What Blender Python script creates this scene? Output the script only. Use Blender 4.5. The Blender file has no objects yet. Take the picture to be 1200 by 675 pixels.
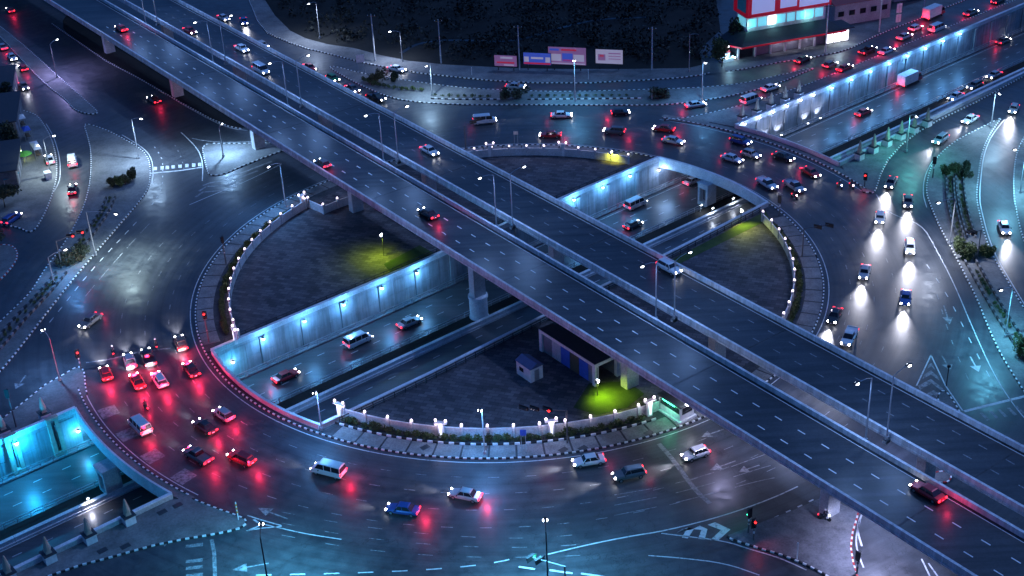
import bpy, bmesh, math, random
from math import radians, sin, cos, pi, atan2, hypot
from mathutils import Vector, Matrix, geometry

random.seed(11)
S = bpy.context.scene
COL = S.collection

# ------------------------------------------------------------------ camera
CAM_H, FOCAL_PX, PITCH, ROLL = 120.0, 1632.26, radians(29.838), radians(-2.8736)
_fw = Vector((0, cos(PITCH), -sin(PITCH)))
_r0, _u0 = Vector((1, 0, 0)), Vector((0, sin(PITCH), cos(PITCH)))
_rt = _r0 * cos(ROLL) + _u0 * sin(ROLL)
_up = -_r0 * sin(ROLL) + _u0 * cos(ROLL)
cam_data = bpy.data.cameras.new('camera')
cam = bpy.data.objects.new('camera', cam_data)
COL.objects.link(cam)
cam_data.sensor_width = 36.0
cam_data.lens = 36.0 * FOCAL_PX / 1200.0
cam_data.clip_end = 4000
cam.matrix_world = Matrix(((_rt.x, _up.x, -_fw.x, 0), (_rt.y, _up.y, -_fw.y, 0), (_rt.z, _up.z, -_fw.z, CAM_H), (0, 0, 0, 1)))
S.camera = cam

# ------------------------------------------------------------------ night sky, moon, exposure
SUN_EL, SUN_AZ = radians(56), radians(56)
world = bpy.data.worlds.new('World')
S.world = world
world.use_nodes = True
wn = world.node_tree
sky = wn.nodes.new('ShaderNodeTexSky')
sky.sky_type = 'NISHITA'
sky.sun_disc = False
sky.sun_elevation = SUN_EL
sky.sun_rotation = SUN_AZ
bg = wn.nodes['Background']
tint = wn.nodes.new('ShaderNodeMix'); tint.data_type = 'RGBA'; tint.blend_type = 'MULTIPLY'; tint.inputs[0].default_value = 1.0
tint.inputs[7].default_value = (0.19, 0.58, 1.3, 1)            # the whole night sky, cold blue
wn.links.new(sky.outputs[0], tint.inputs[6])
wn.links.new(tint.outputs[2], bg.inputs[0])
sky.ozone_density = 4.0
sky.air_density = 1.0
bg.inputs[1].default_value = 0.052
sun_data = bpy.data.lights.new('moon', 'SUN')
sun_data.energy = 0.62
sun_data.angle = radians(2)
sun_data.color = (0.28, 0.45, 1.0)
sun = bpy.data.objects.new('moon', sun_data)
COL.objects.link(sun)
_sd = Vector((sin(SUN_AZ) * cos(SUN_EL), cos(SUN_AZ) * cos(SUN_EL), sin(SUN_EL)))
sun.rotation_euler = (-_sd).to_track_quat('-Z', 'Y').to_euler()
S.view_settings.view_transform = 'Standard'
S.view_settings.look = 'None'
S.view_settings.gamma = 1
S.view_settings.exposure = 0.35
S.view_settings.use_curve_mapping = False
S.render.engine = 'CYCLES'
S.cycles.use_denoising = True
S.cycles.use_light_tree = True
S.cycles.max_bounces = 4
S.cycles.diffuse_bounces = 2
S.cycles.glossy_bounces = 2
S.cycles.sample_clamp_indirect = 3.0

# ------------------------------------------------------------------ survey frames
# The site plan in metres: ground points were surveyed from the picture, every point lies on its real level.
def G(x, y, z=0.0):
    d = _fw * FOCAL_PX + _rt * (x - 600.0) - _up * (y - 337.5)
    return d * ((z - CAM_H) / d.z) + Vector((0, 0, CAM_H))
TA = radians(38.5)                                   # underpass axis
TV, TW = Vector((cos(TA), sin(TA), 0)), Vector((-sin(TA), cos(TA), 0))
def VW(v, w, z=0.0): return TV * v + TW * w + Vector((0, 0, z))
def to_vw(p): return p.x * TV.x + p.y * TV.y, p.x * TW.x + p.y * TW.y
DA = radians(-54.4)                                  # viaduct axis
DU, DN = Vector((cos(DA), sin(DA), 0)), Vector((sin(-DA), cos(DA), 0))
def SN(s, n, z=0.0): return DU * s + DN * n + Vector((0, 0, z))
RC = Vector((-0.53, 214.9, 0))                       # roundabout centre
def RP(r, deg, z=0.0): return RC + Vector((r * cos(radians(deg)), r * sin(radians(deg)), z))
def interp(tab, x):
    if x <= tab[0][0]: return tab[0][1]
    for (a, b), (c, d) in zip(tab, tab[1:]):
        if x <= c: return b + (d - b) * (x - a) / (c - a)
    return tab[-1][1]
def wN(v): return interp([(120, 181.2), (160, 182.6)], v)
def wS(v): return interp([(60, 151.8), (100, 151.1), (160, 152.8), (185, 153.8), (210, 155.6), (300, 157)], v)
FLOOR = -6.0
DECK = 9.1

# ------------------------------------------------------------------ materials
MATS = {}
def nodes_of(name):
    m = bpy.data.materials.new(name); m.use_nodes = True
    MATS[name] = m
    nt = m.node_tree
    return m, nt, nt.nodes['Principled BSDF']
def N(nt, t, **kw):
    n = nt.nodes.new(t)
    for k, v in kw.items(): setattr(n, k, v)
    return n
def noise(nt, scale, detail=6, rough=0.6, vec=None):
    n = N(nt, 'ShaderNodeTexNoise'); n.inputs['Scale'].default_value = scale
    n.inputs['Detail'].default_value = detail; n.inputs['Roughness'].default_value = rough
    if vec is not None: nt.links.new(vec, n.inputs['Vector'])
    return n
def ramp(nt, fac, stops):
    r = N(nt, 'ShaderNodeValToRGB')
    nt.links.new(fac, r.inputs[0])
    e = r.color_ramp.elements
    while len(e) < len(stops): e.new(0.5)
    for el, (p, c) in zip(e, stops): el.position = p; el.color = (*c, 1)
    return r
def bump(nt, h, bs, strength=0.3, dist=0.02):
    b = N(nt, 'ShaderNodeBump'); b.inputs['Strength'].default_value = strength; b.inputs['Distance'].default_value = dist
    nt.links.new(h, b.inputs['Height']); nt.links.new(b.outputs[0], bs.inputs['Normal'])
def pos(nt): return N(nt, 'ShaderNodeNewGeometry').outputs['Position']
def mix(nt, a, b, fac, mode='MIX'):
    m = N(nt, 'ShaderNodeMix', data_type='RGBA', blend_type=mode)
    for s, v in ((m.inputs[6], a), (m.inputs[7], b), (m.inputs[0], fac)):
        if hasattr(v, 'links'): nt.links.new(v, s)
        else: s.default_value = (*v, 1) if isinstance(v, tuple) else v
    return m.outputs[2]

def mottled(name, c0, c1, scale=0.35, fine=6.0, rough=0.8, bumps=0.25, spec=0.3, streak=None):
    m, nt, bs = nodes_of(name)
    p = pos(nt)
    if streak:                                        # wear drawn out along one direction
        mp = N(nt, 'ShaderNodeMapping'); nt.links.new(p, mp.inputs[0])
        mp.inputs['Rotation'].default_value = (0, 0, -streak); mp.inputs['Scale'].default_value = (0.06, 1.0, 1)
        ps = mp.outputs[0]
    else: ps = p
    a = noise(nt, scale, 5, 0.6, ps); b = noise(nt, fine, 8, 0.7, p); d = noise(nt, scale * 0.17, 3, 0.5, p)
    r = ramp(nt, a.outputs[0], [(0.3, c0), (0.7, c1)])
    r2 = ramp(nt, b.outputs[0], [(0.3, (0.7, 0.7, 0.7)), (0.7, (1.25, 1.25, 1.25))])
    r3 = ramp(nt, d.outputs[0], [(0.3, (0.75, 0.75, 0.75)), (0.7, (1.2, 1.2, 1.2))])
    c = mix(nt, r.outputs[0], r2.outputs[0], 1.0, 'MULTIPLY')
    c = mix(nt, c, r3.outputs[0], 1.0, 'MULTIPLY')
    nt.links.new(c, bs.inputs['Base Color'])
    bs.inputs['Roughness'].default_value = rough
    bs.inputs['Specular IOR Level'].default_value = spec
    bump(nt, b.outputs[0], bs, bumps, 0.02)
    return m
def road_material():
    m, nt, bs = nodes_of('asphalt')
    p = pos(nt)
    sep = N(nt, 'ShaderNodeVectorMath', operation='SUBTRACT'); nt.links.new(p, sep.inputs[0]); sep.inputs[1].default_value = RC
    ln = N(nt, 'ShaderNodeVectorMath', operation='LENGTH'); nt.links.new(sep.outputs[0], ln.inputs[0])
    # tyre polish in circles round the island
    cmb = N(nt, 'ShaderNodeCombineXYZ'); nt.links.new(ln.outputs['Value'], cmb.inputs[0])
    t = noise(nt, 0.9, 4, 0.6, cmb.outputs[0])
    a = noise(nt, 0.12, 5, 0.6, p); b = noise(nt, 5.0, 8, 0.75, p); k = noise(nt, 0.5, 6, 0.7, p)
    base = ramp(nt, a.outputs[0], [(0.3, (0.036, 0.038, 0.042)), (0.7, (0.072, 0.074, 0.08))])
    tr = ramp(nt, t.outputs[0], [(0.35, (0.72, 0.72, 0.72)), (0.65, (1.2, 1.2, 1.2))])
    fn = ramp(nt, b.outputs[0], [(0.3, (0.75, 0.75, 0.75)), (0.7, (1.25, 1.25, 1.25))])
    kn = ramp(nt, k.outputs[0], [(0.35, (0.72, 0.72, 0.72)), (0.6, (1.1, 1.1, 1.1))])
    c = mix(nt, base.outputs[0], tr.outputs[0], 1.0, 'MULTIPLY')
    c = mix(nt, c, fn.outputs[0], 1.0, 'MULTIPLY')
    c = mix(nt, c, kn.outputs[0], 1.0, 'MULTIPLY')
    # sealed cracks
    vo = N(nt, 'ShaderNodeTexVoronoi', feature='DISTANCE_TO_EDGE'); vo.inputs['Scale'].default_value = 0.09
    wob = noise(nt, 0.4, 4, 0.6, p)
    off = N(nt, 'ShaderNodeVectorMath', operation='MULTIPLY_ADD'); nt.links.new(wob.outputs['Color'], off.inputs[0]); off.inputs[1].default_value = (5, 5, 5); nt.links.new(p, off.inputs[2])
    nt.links.new(off.outputs[0], vo.inputs['Vector'])
    cr = ramp(nt, vo.outputs[0], [(0.002, (0.55, 0.55, 0.55)), (0.006, (1, 1, 1))])
    c = mix(nt, c, cr.outputs[0], 1.0, 'MULTIPLY')
    nt.links.new(c, bs.inputs['Base Color'])
    rr = ramp(nt, k.outputs[0], [(0.3, (0.3, 0.3, 0.3)), (0.7, (0.6, 0.6, 0.6))])
    nt.links.new(rr.outputs[0], bs.inputs['Roughness'])
    bs.inputs['Specular IOR Level'].default_value = 0.5
    bump(nt, b.outputs[0], bs, 0.2, 0.012)
    return m
def worn_paint(name, col, under=(0.06, 0.06, 0.065), wear=0.45):
    m, nt, bs = nodes_of(name)
    p = pos(nt); a = noise(nt, 1.6, 8, 0.75, p)
    r = ramp(nt, a.outputs[0], [(wear - 0.12, under), (wear + 0.08, col)])
    nt.links.new(r.outputs[0], bs.inputs['Base Color']); bs.inputs['Roughness'].default_value = 0.6
    return m
def paving(name, c0, c1, mortar, scale, bw=0.5, rh=0.25, rot=0.0):
    m, nt, bs = nodes_of(name)
    mp = N(nt, 'ShaderNodeMapping'); nt.links.new(pos(nt), mp.inputs[0]); mp.inputs['Rotation'].default_value = (0, 0, rot)
    br = N(nt, 'ShaderNodeTexBrick'); nt.links.new(mp.outputs[0], br.inputs['Vector'])
    br.inputs['Color1'].default_value = (*c0, 1); br.inputs['Color2'].default_value = (*c1, 1); br.inputs['Mortar'].default_value = (*mortar, 1)
    br.inputs['Scale'].default_value = scale; br.inputs['Brick Width'].default_value = bw; br.inputs['Row Height'].default_value = rh
    br.inputs['Mortar Size'].default_value = 0.03
    a = noise(nt, 0.25, 5, 0.65, mp.outputs[0])
    r = ramp(nt, a.outputs[0], [(0.3, (0.6, 0.6, 0.6)), (0.7, (1.2, 1.2, 1.2))])
    c = mix(nt, br.outputs['Color'], r.outputs[0], 1.0, 'MULTIPLY')
    nt.links.new(c, bs.inputs['Base Color']); bs.inputs['Roughness'].default_value = 0.8
    bump(nt, br.outputs['Fac'], bs, -0.4, 0.02)
    return m
def plain(name, col, rough=0.6, metal=0.0, spec=0.4, coat=0.0, var=0.15):
    m, nt, bs = nodes_of(name)
    a = noise(nt, 2.0, 5, 0.6, N(nt, 'ShaderNodeTexCoord').outputs['Object'])
    lo = tuple(x * (1 - var) for x in col); hi = tuple(min(1, x * (1 + var)) for x in col)
    r = ramp(nt, a.outputs[0], [(0.3, lo), (0.7, hi)])
    nt.links.new(r.outputs[0], bs.inputs['Base Color'])
    bs.inputs['Roughness'].default_value = rough; bs.inputs['Metallic'].default_value = metal
    bs.inputs['Specular IOR Level'].default_value = spec; bs.inputs['Coat Weight'].default_value = coat
    return m
def emit(name, col, strength):
    m, nt, bs = nodes_of(name)
    bs.inputs['Base Color'].default_value = (*[min(1, c) for c in col], 1)
    bs.inputs['Emission Color'].default_value = (*col, 1); bs.inputs['Emission Strength'].default_value = strength
    m.cycles.emission_sampling = 'NONE' if strength > 3 else 'AUTO'
    return m
def leafy(name, c0, c1):
    m, nt, bs = nodes_of(name)
    a = noise(nt, 1.3, 4, 0.6, pos(nt))
    r = ramp(nt, a.outputs[0], [(0.3, c0), (0.7, c1)])
    nt.links.new(r.outputs[0], bs.inputs['Base Color']); bs.inputs['Roughness'].default_value = 0.7
    return m

road_material()
mottled('deck_asphalt', (0.016, 0.018, 0.021), (0.056, 0.058, 0.063), 0.9, 3.0, 0.42, 0.2, 0.45, streak=DA)
mottled('floor_asphalt', (0.055, 0.058, 0.06), (0.105, 0.108, 0.112), 0.9, 5.0, 0.36, 0.18, 0.5, streak=TA)
mottled('concrete', (0.44, 0.44, 0.45), (0.6, 0.6, 0.61), 0.5, 4.0, 0.85, 0.2)
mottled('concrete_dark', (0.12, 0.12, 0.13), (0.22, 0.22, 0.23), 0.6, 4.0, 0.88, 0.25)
mottled('concrete_light', (0.62, 0.62, 0.63), (0.8, 0.8, 0.81), 0.7, 5.0, 0.8, 0.15)
mottled('pavement', (0.12, 0.12, 0.12), (0.22, 0.215, 0.21), 0.3, 3.0, 0.85, 0.25)
mottled('pavement_slab', (0.15, 0.145, 0.14), (0.26, 0.25, 0.24), 0.5, 4.0, 0.85, 0.25)
mottled('joint', (0.04, 0.04, 0.045), (0.08, 0.08, 0.085), 0.8, 4.0, 0.9, 0.2)
mottled('earth', (0.01, 0.01, 0.009), (0.026, 0.024, 0.02), 0.15, 2.0, 0.95, 0.5)
mottled('terrain', (0.015, 0.018, 0.014), (0.035, 0.035, 0.028), 0.05, 1.0, 0.95, 0.5)
mottled('lawn', (0.035, 0.06, 0.018), (0.07, 0.1, 0.03), 0.4, 6.0, 0.95, 0.6)
paving('plaza_brick', (0.055, 0.048, 0.055), (0.14, 0.12, 0.125), (0.025, 0.025, 0.03), 1.0, 1.5, 0.75, radians(20))
worn_paint('road_paint', (0.62, 0.62, 0.62), wear=0.42)
worn_paint('faded_paint', (0.3, 0.3, 0.31), wear=0.5)
worn_paint('deck_paint', (0.75, 0.75, 0.75), wear=0.36)
worn_paint('kerb_white', (0.78, 0.78, 0.76), (0.25, 0.25, 0.24), 0.4)
plain('kerb_black', (0.03, 0.03, 0.032), 0.7)
plain('kerb_red', (0.45, 0.035, 0.03), 0.6)
plain('steel', (0.42, 0.43, 0.45), 0.45, 0.6)
plain('dark_steel', (0.05, 0.055, 0.06), 0.5, 0.3)
plain('signal_steel', (0.12, 0.125, 0.13), 0.5, 0.3)
plain('black_plastic', (0.018, 0.018, 0.02), 0.5)
plain('white_paint', (0.72, 0.72, 0.72), 0.5)
plain('stone', (0.4, 0.36, 0.28), 0.8)
plain('roof_dark', (0.035, 0.04, 0.05), 0.8)
plain('roof_blue', (0.06, 0.1, 0.2), 0.6)
plain('roof_red', (0.3, 0.03, 0.035), 0.6)
plain('canvas_green', (0.12, 0.42, 0.05), 0.7)
plain('canvas_teal', (0.04, 0.26, 0.3), 0.7)
plain('canvas_blue', (0.05, 0.12, 0.5), 0.7)
plain('yellow_paint', (0.6, 0.5, 0.04), 0.6)
plain('orange_paint', (0.65, 0.3, 0.05), 0.6)
plain('shutter', (0.22, 0.23, 0.25), 0.6)
plain('glass_dark', (0.012, 0.014, 0.018), 0.08, 0.0, 0.6, 0.3)
plain('rubber', (0.015, 0.015, 0.016), 0.8)
plain('rim', (0.35, 0.35, 0.37), 0.35, 0.8)
plain('wood', (0.12, 0.08, 0.05), 0.8)
plain('bark', (0.07, 0.05, 0.035), 0.9)
plain('skin', (0.4, 0.26, 0.19), 0.6)
plain('cloth_dark', (0.03, 0.035, 0.05), 0.85)
for nm, c in dict(white=(0.72, 0.72, 0.72), silver=(0.4, 0.41, 0.43), grey=(0.12, 0.125, 0.13), black=(0.02, 0.02, 0.022), red=(0.42, 0.02, 0.025), blue=(0.03, 0.08, 0.3), green=(0.02, 0.25, 0.07), bronze=(0.2, 0.14, 0.09)).items():
    plain('car_' + nm, c, 0.32, 0.2, 0.5, 0.6, 0.04)
emit('lamp_white', (0.85, 0.9, 1.0), 14)
emit('lamp_pink', (1.0, 0.8, 0.95), 4)
emit('lamp_blue', (0.35, 0.75, 1.0), 14)
emit('lamp_green', (0.7, 1.0, 0.75), 10)
emit('head_light', (1.0, 0.97, 1.0), 30)
emit('tail_light', (1.0, 0.02, 0.04), 4.5)
emit('stop_red', (1.0, 0.02, 0.02), 6)
emit('go_green', (0.05, 1.0, 0.5), 8)
emit('sign_face', (0.5, 0.56, 0.9), 0.28)
emit('sign_red', (0.6, 0.005, 0.03), 0.16)
emit('shop_window', (0.2, 0.7, 0.85), 0.5)
emit('shop_window_white', (0.9, 0.92, 1.0), 2.4)
emit('board_pink', (0.42, 0.2, 0.4), 0.2)
emit('board_white', (0.45, 0.42, 0.55), 0.35)
emit('board_blue', (0.05, 0.1, 0.5), 0.4)
emit('board_red', (0.6, 0.03, 0.08), 0.3)
emit('tube_white', (0.85, 0.88, 1.0), 1.2)
leafy('leaf', (0.03, 0.055, 0.015), (0.085, 0.11, 0.03))
leafy('leaf_dark', (0.014, 0.022, 0.01), (0.04, 0.05, 0.02))
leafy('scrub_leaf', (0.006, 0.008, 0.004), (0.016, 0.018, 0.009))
leafy('leaf_brown', (0.05, 0.045, 0.02), (0.1, 0.08, 0.03))
def M(n): return MATS[n]

# ------------------------------------------------------------------ mesh building
class MB:
    def __init__(self): self.v = []; self.f = []
    def add(self, vs, fs):
        o = len(self.v); self.v += [Vector(x) for x in vs]; self.f += [tuple(i + o for i in f) for f in fs]; return self
    def box(self, c, sx, sy, sz, rz=0.0, mtx=None):
        c = Vector(c); vs = []
        R = mtx if mtx is not None else Matrix.Rotation(rz, 3, 'Z')
        for z in (-.5, .5):
            for x, y in ((-.5, -.5), (.5, -.5), (.5, .5), (-.5, .5)): vs.append(c + R @ Vector((x * sx, y * sy, z * sz)))
        return self.add(vs, [(3, 2, 1, 0), (4, 5, 6, 7), (0, 1, 5, 4), (1, 2, 6, 5), (2, 3, 7, 6), (3, 0, 4, 7)])
    def prism(self, pts, z0, z1, cap_bottom=True):
        n = len(pts)
        a = sum(pts[i].x * pts[(i + 1) % n].y - pts[(i + 1) % n].x * pts[i].y for i in range(n))
        if a < 0: pts = list(reversed(pts))
        vs = [Vector((p.x, p.y, z0)) for p in pts] + [Vector((p.x, p.y, z1)) for p in pts]
        tri = geometry.tessellate_polygon([[Vector((p.x, p.y, 0)) for p in pts]])
        fs = []
        for t in tri:
            A, B, Cc = (pts[i] for i in t)
            if (B.x - A.x) * (Cc.y - A.y) - (B.y - A.y) * (Cc.x - A.x) < 0: t = (t[0], t[2], t[1])
            fs.append(tuple(i + n for i in t))
            if cap_bottom: fs.append((t[0], t[2], t[1]))
        fs += [(i, (i + 1) % n, (i + 1) % n + n, i + n) for i in range(n)]
        return self.add(vs, fs)
    def frustum(self, c, a0, a1, h, b0=None, b1=None, rz=0.0):
        b0 = a0 if b0 is None else b0; b1 = a1 if b1 is None else b1
        c = Vector(c); R = Matrix.Rotation(rz, 3, 'Z'); vs = []
        for z, a, b in ((0, a0, b0), (h, a1, b1)):
            for x, y in ((-.5, -.5), (.5, -.5), (.5, .5), (-.5, .5)): vs.append(c + R @ Vector((x * a, y * b, z)))
        return self.add(vs, [(3, 2, 1, 0), (4, 5, 6, 7), (0, 1, 5, 4), (1, 2, 6, 5), (2, 3, 7, 6), (3, 0, 4, 7)])
    def tube(self, path, rad, n=6, closed_ends=True):
        rad = rad if isinstance(rad, (list, tuple)) else [rad] * len(path)
        path = [Vector(p) for p in path]; o = len(self.v); m = len(path)
        for i, p in enumerate(path):
            d = (path[min(i + 1, m - 1)] - path[max(i - 1, 0)]).normalized()
            h = Vector((0, 0, 1)) if abs(d.z) < 0.9 else Vector((1, 0, 0))
            a = d.cross(h).normalized(); b = d.cross(a)
            for k in range(n): self.v.append(p + (a * cos(2 * pi * k / n) + b * sin(2 * pi * k / n)) * rad[i])
        for i in range(m - 1):
            for k in range(n): self.f.append((o + i * n + k, o + i * n + (k + 1) % n, o + (i + 1) * n + (k + 1) % n, o + (i + 1) * n + k))
        if closed_ends: self.f.append(tuple(o + k for k in reversed(range(n)))); self.f.append(tuple(o + (m - 1) * n + k for k in range(n)))
        return self
    def lathe(self, c, prof, n=10):
        c = Vector(c); o = len(self.v)
        for r, z in prof:
            for k in range(n): self.v.append(c + Vector((r * cos(2 * pi * k / n), r * sin(2 * pi * k / n), z)))
        for i in range(len(prof) - 1):
            for k in range(n): self.f.append((o + i * n + k, o + i * n + (k + 1) % n, o + (i + 1) * n + (k + 1) % n, o + (i + 1) * n + k))
        self.f.append(tuple(o + k for k in reversed(range(n)))); self.f.append(tuple(o + (len(prof) - 1) * n + k for k in range(n)))
        return self
    def ball(self, c, r, n=8, m=5, sz=1.0):
        return self.lathe(c, [(max(r * sin(pi * i / m), r * .02), -r * cos(pi * i / m) * sz) for i in range(m + 1)], n)
    def wall(self, path, t, z0, z1, side=0.0):           # side: -1 right of path, 0 centred, 1 left
        path = [Vector((p.x, p.y, 0)) for p in path]; m = len(path); L = []; R = []
        for i, p in enumerate(path):
            d = (path[min(i + 1, m - 1)] - path[max(i - 1, 0)]).normalized(); nrm = Vector((-d.y, d.x, 0))
            L.append(p + nrm * t * (0.5 + side * 0.5)); R.append(p - nrm * t * (0.5 - side * 0.5))
        o = len(self.v)
        for l, r in zip(L, R):
            for q in (r, l):
                self.v.append(Vector((q.x, q.y, z0))); self.v.append(Vector((q.x, q.y, z1)))
        for i in range(m - 1):
            a = o + i * 4; b = a + 4
            self.f += [(a + 1, b + 1, b + 3, a + 3), (a, a + 2, b + 2, b), (a, b, b + 1, a + 1), (a + 2, a + 3, b + 3, b + 2)]
        self.f.append((o, o + 1, o + 3, o + 2)); e = o + (m - 1) * 4; self.f.append((e, e + 2, e + 3, e + 1))
        return self
    def ribbon(self, path, w, z):
        path = [Vector((p.x, p.y, 0)) for p in path]; m = len(path); o = len(self.v)
        for i, p in enumerate(path):
            d = (path[min(i + 1, m - 1)] - path[max(i - 1, 0)]).normalized(); nrm = Vector((-d.y, d.x, 0)) * w / 2
            for q in (p - nrm, p + nrm): self.v.append(Vector((q.x, q.y, z)))
        for i in range(m - 1): a = o + 2 * i; self.f.append((a, a + 2, a + 3, a + 1))
        return self
    def mesh(self, name, origin=None):
        me = bpy.data.meshes.new(name); o = origin or Vector((0, 0, 0))
        me.from_pydata([v - o for v in self.v], [], self.f); me.update()
        return me
    def build(self, name, mat, parent=None, origin=None, smooth=False):
        me = self.mesh(name, origin); me.materials.append(M(mat))
        if smooth: me.polygons.foreach_set('use_smooth', [True] * len(me.polygons))
        return put(name, me, parent)

def put(name, me, parent=None, loc=None, rz=None, mat=None):
    o = bpy.data.objects.new(name, me); COL.objects.link(o)
    if parent is not None: o.parent = parent
    if loc is not None: o.location = loc
    if rz is not None: o.rotation_euler = (0, 0, rz)
    if mat is not None: o.material_slots[0].link = 'OBJECT'; o.material_slots[0].material = M(mat)
    return o
def tag(o, label, cat, group=None, kind=None):
    o['label'] = label; o['category'] = cat
    if group: o['group'] = group
    if kind: o['kind'] = kind
    return o
def thing(name, label, cat, loc=(0, 0, 0), rz=0.0, group=None, kind=None):
    o = bpy.data.objects.new(name, None); COL.objects.link(o)
    o.empty_display_size = 0.3; o.location = loc; o.rotation_euler = (0, 0, rz)
    return tag(o, label, cat, group, kind)
def copy_tree(o, parent=None):
    c = o.copy(); COL.objects.link(c); c.parent = parent
    for ch in o.children: copy_tree(ch, c)
    return c
def lamp(kind, loc, energy, color, parent=None, radius=0.12, aim=None, cone=150, blend=0.6):
    d = bpy.data.lights.new('lamp_light', kind); d.energy = energy; d.color = color; d.shadow_soft_size = radius
    if kind == 'SPOT': d.spot_size = radians(cone); d.spot_blend = blend
    o = bpy.data.objects.new('lamp_light', d); COL.objects.link(o); o.parent = parent; o.location = loc
    if aim is not None: o.rotation_euler = Vector(aim).to_track_quat('-Z', 'Y').to_euler()
    return o
_LD = {}
def lamp_shared(key, kind, loc, energy, color, parent, radius=0.12, aim=None, cone=150, blend=0.6):
    if key not in _LD:
        o = lamp(kind, loc, energy, color, parent, radius, aim, cone, blend); _LD[key] = o.data; return o
    o = bpy.data.objects.new('lamp_light', _LD[key]); COL.objects.link(o); o.parent = parent; o.location = loc
    if aim is not None: o.rotation_euler = Vector(aim).to_track_quat('-Z', 'Y').to_euler()
    return o

def chaikin(pts, n=2, closed=True):
    for _ in range(n):
        out = []; m = len(pts)
        rng = range(m) if closed else range(m - 1)
        if not closed: out.append(pts[0])
        for i in rng:
            a, b = pts[i], pts[(i + 1) % m]; out += [a * .75 + b * .25, a * .25 + b * .75]
        if not closed: out.append(pts[-1])
        pts = out
    return pts
def resample(path, step):
    out = [path[0].copy()]; need = step
    for a, b in zip(path, path[1:]):
        L = (b - a).length; t = need
        while t <= L: out.append(a + (b - a) * (t / L)); t += step
        need = t - L
    return out
def PX(lst, z=0.1): return [G(x, y, z) for x, y in lst]
def ORD(i): return ['first', 'second', 'third', 'fourth', 'fifth', 'sixth', 'seventh', 'eighth', 'ninth', 'tenth', 'eleventh', 'twelfth', 'thirteenth', 'fourteenth', 'fifteenth', 'sixteenth', 'seventeenth', 'eighteenth', 'nineteenth', 'twentieth'][i]

KERB = 0.56
def kerb(path, parent, second='kerb_black', h=0.2, w=0.22, origin=None, step=KERB):
    pts = resample([Vector((p.x, p.y, 0)) for p in path], step)
    a, b = MB(), MB()
    for i, (p, q) in enumerate(zip(pts, pts[1:])):
        d = q - p; c = (p + q) / 2
        (a if i % 2 else b).box((c.x, c.y, h / 2 - 0.01), d.length * random.uniform(.88, .96), w, h + random.uniform(.0, .035), atan2(d.y, d.x) + random.uniform(-.03, .03))
    o = a.build('kerb_stones', 'kerb_white', parent, origin); o['kind'] = 'stuff'
    o = b.build('kerb_stones', second, parent, origin); o['kind'] = 'stuff'
def island(name, label, poly, kerb_path=None, second='kerb_black', mat='pavement', top=0.15, smooth=True, cat='traffic island'):
    pts = chaikin(poly, 2) if smooth else poly
    o = MB().prism(pts, -0.02, top, False).build(name, mat)
    tag(o, label, cat, kind='structure')
    kp = kerb_path if kerb_path is not None else pts + [pts[0]]
    if kp: kerb(kp, o, second)
    return o

# ------------------------------------------------------------------ openings of the underpass
def arc(R, side):
    rng = [a * 0.5 for a in range(-340, -230)] if side == 'L' else [a * 0.5 for a in range(20, 130)]
    pts = []
    for a in rng:
        p = RP(R, a); v, w = to_vw(p)
        if wS(v) < w < wN(v): pts.append((a, p))
    pts.sort()
    P = [p for a, p in pts]
    # snap ends exactly on the wall lines
    def snap(p, f): v, w = to_vw(p); return VW(v, f(v))
    if side == 'L': P[0] = snap(P[0], wN); P[-1] = snap(P[-1], wS)       # from north wall round to south wall
    else: P[0] = snap(P[0], wS); P[-1] = snap(P[-1], wN)
    return P
R_IN, R_OUTL, R_OUTR = 53.6, 76.8, 76.0
arcL_out, arcL_in = arc(R_OUTL, 'L'), arc(R_IN, 'L')
arcR_in, arcR_out = arc(R_IN, 'R'), arc(R_OUTR, 'R')
V0, V1 = -40.0, 420.0
def line(f, v0, v1, n=12): return [VW(v0 + (v1 - v0) * i / n, f(v0 + (v1 - v0) * i / n)) for i in range(n + 1)]
vv = lambda p: to_vw(p)[0]
open_left = line(wS, V0, vv(arcL_out[-1])) + arcL_out[::-1][1:-1] + line(wN, vv(arcL_out[0]), V0)
open_mid = line(wS, vv(arcL_in[-1]), vv(arcR_in[0])) + arcR_in[1:-1] + line(wN, vv(arcR_in[-1]), vv(arcL_in[0])) + arcL_in[1:-1]
open_right = line(wS, vv(arcR_out[0]), V1) + line(wN, V1, vv(arcR_out[-1])) + arcR_out[::-1][1:-1]
OPEN = [open_left, open_mid, open_right]
def inside(p, poly):
    r = False; n = len(poly)
    for i in range(n):
        a, b = poly[i], poly[i - 1]
        if (a.y > p.y) != (b.y > p.y) and p.x < (b.x - a.x) * (p.y - a.y) / (b.y - a.y) + a.x: r = not r
    return r

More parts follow.
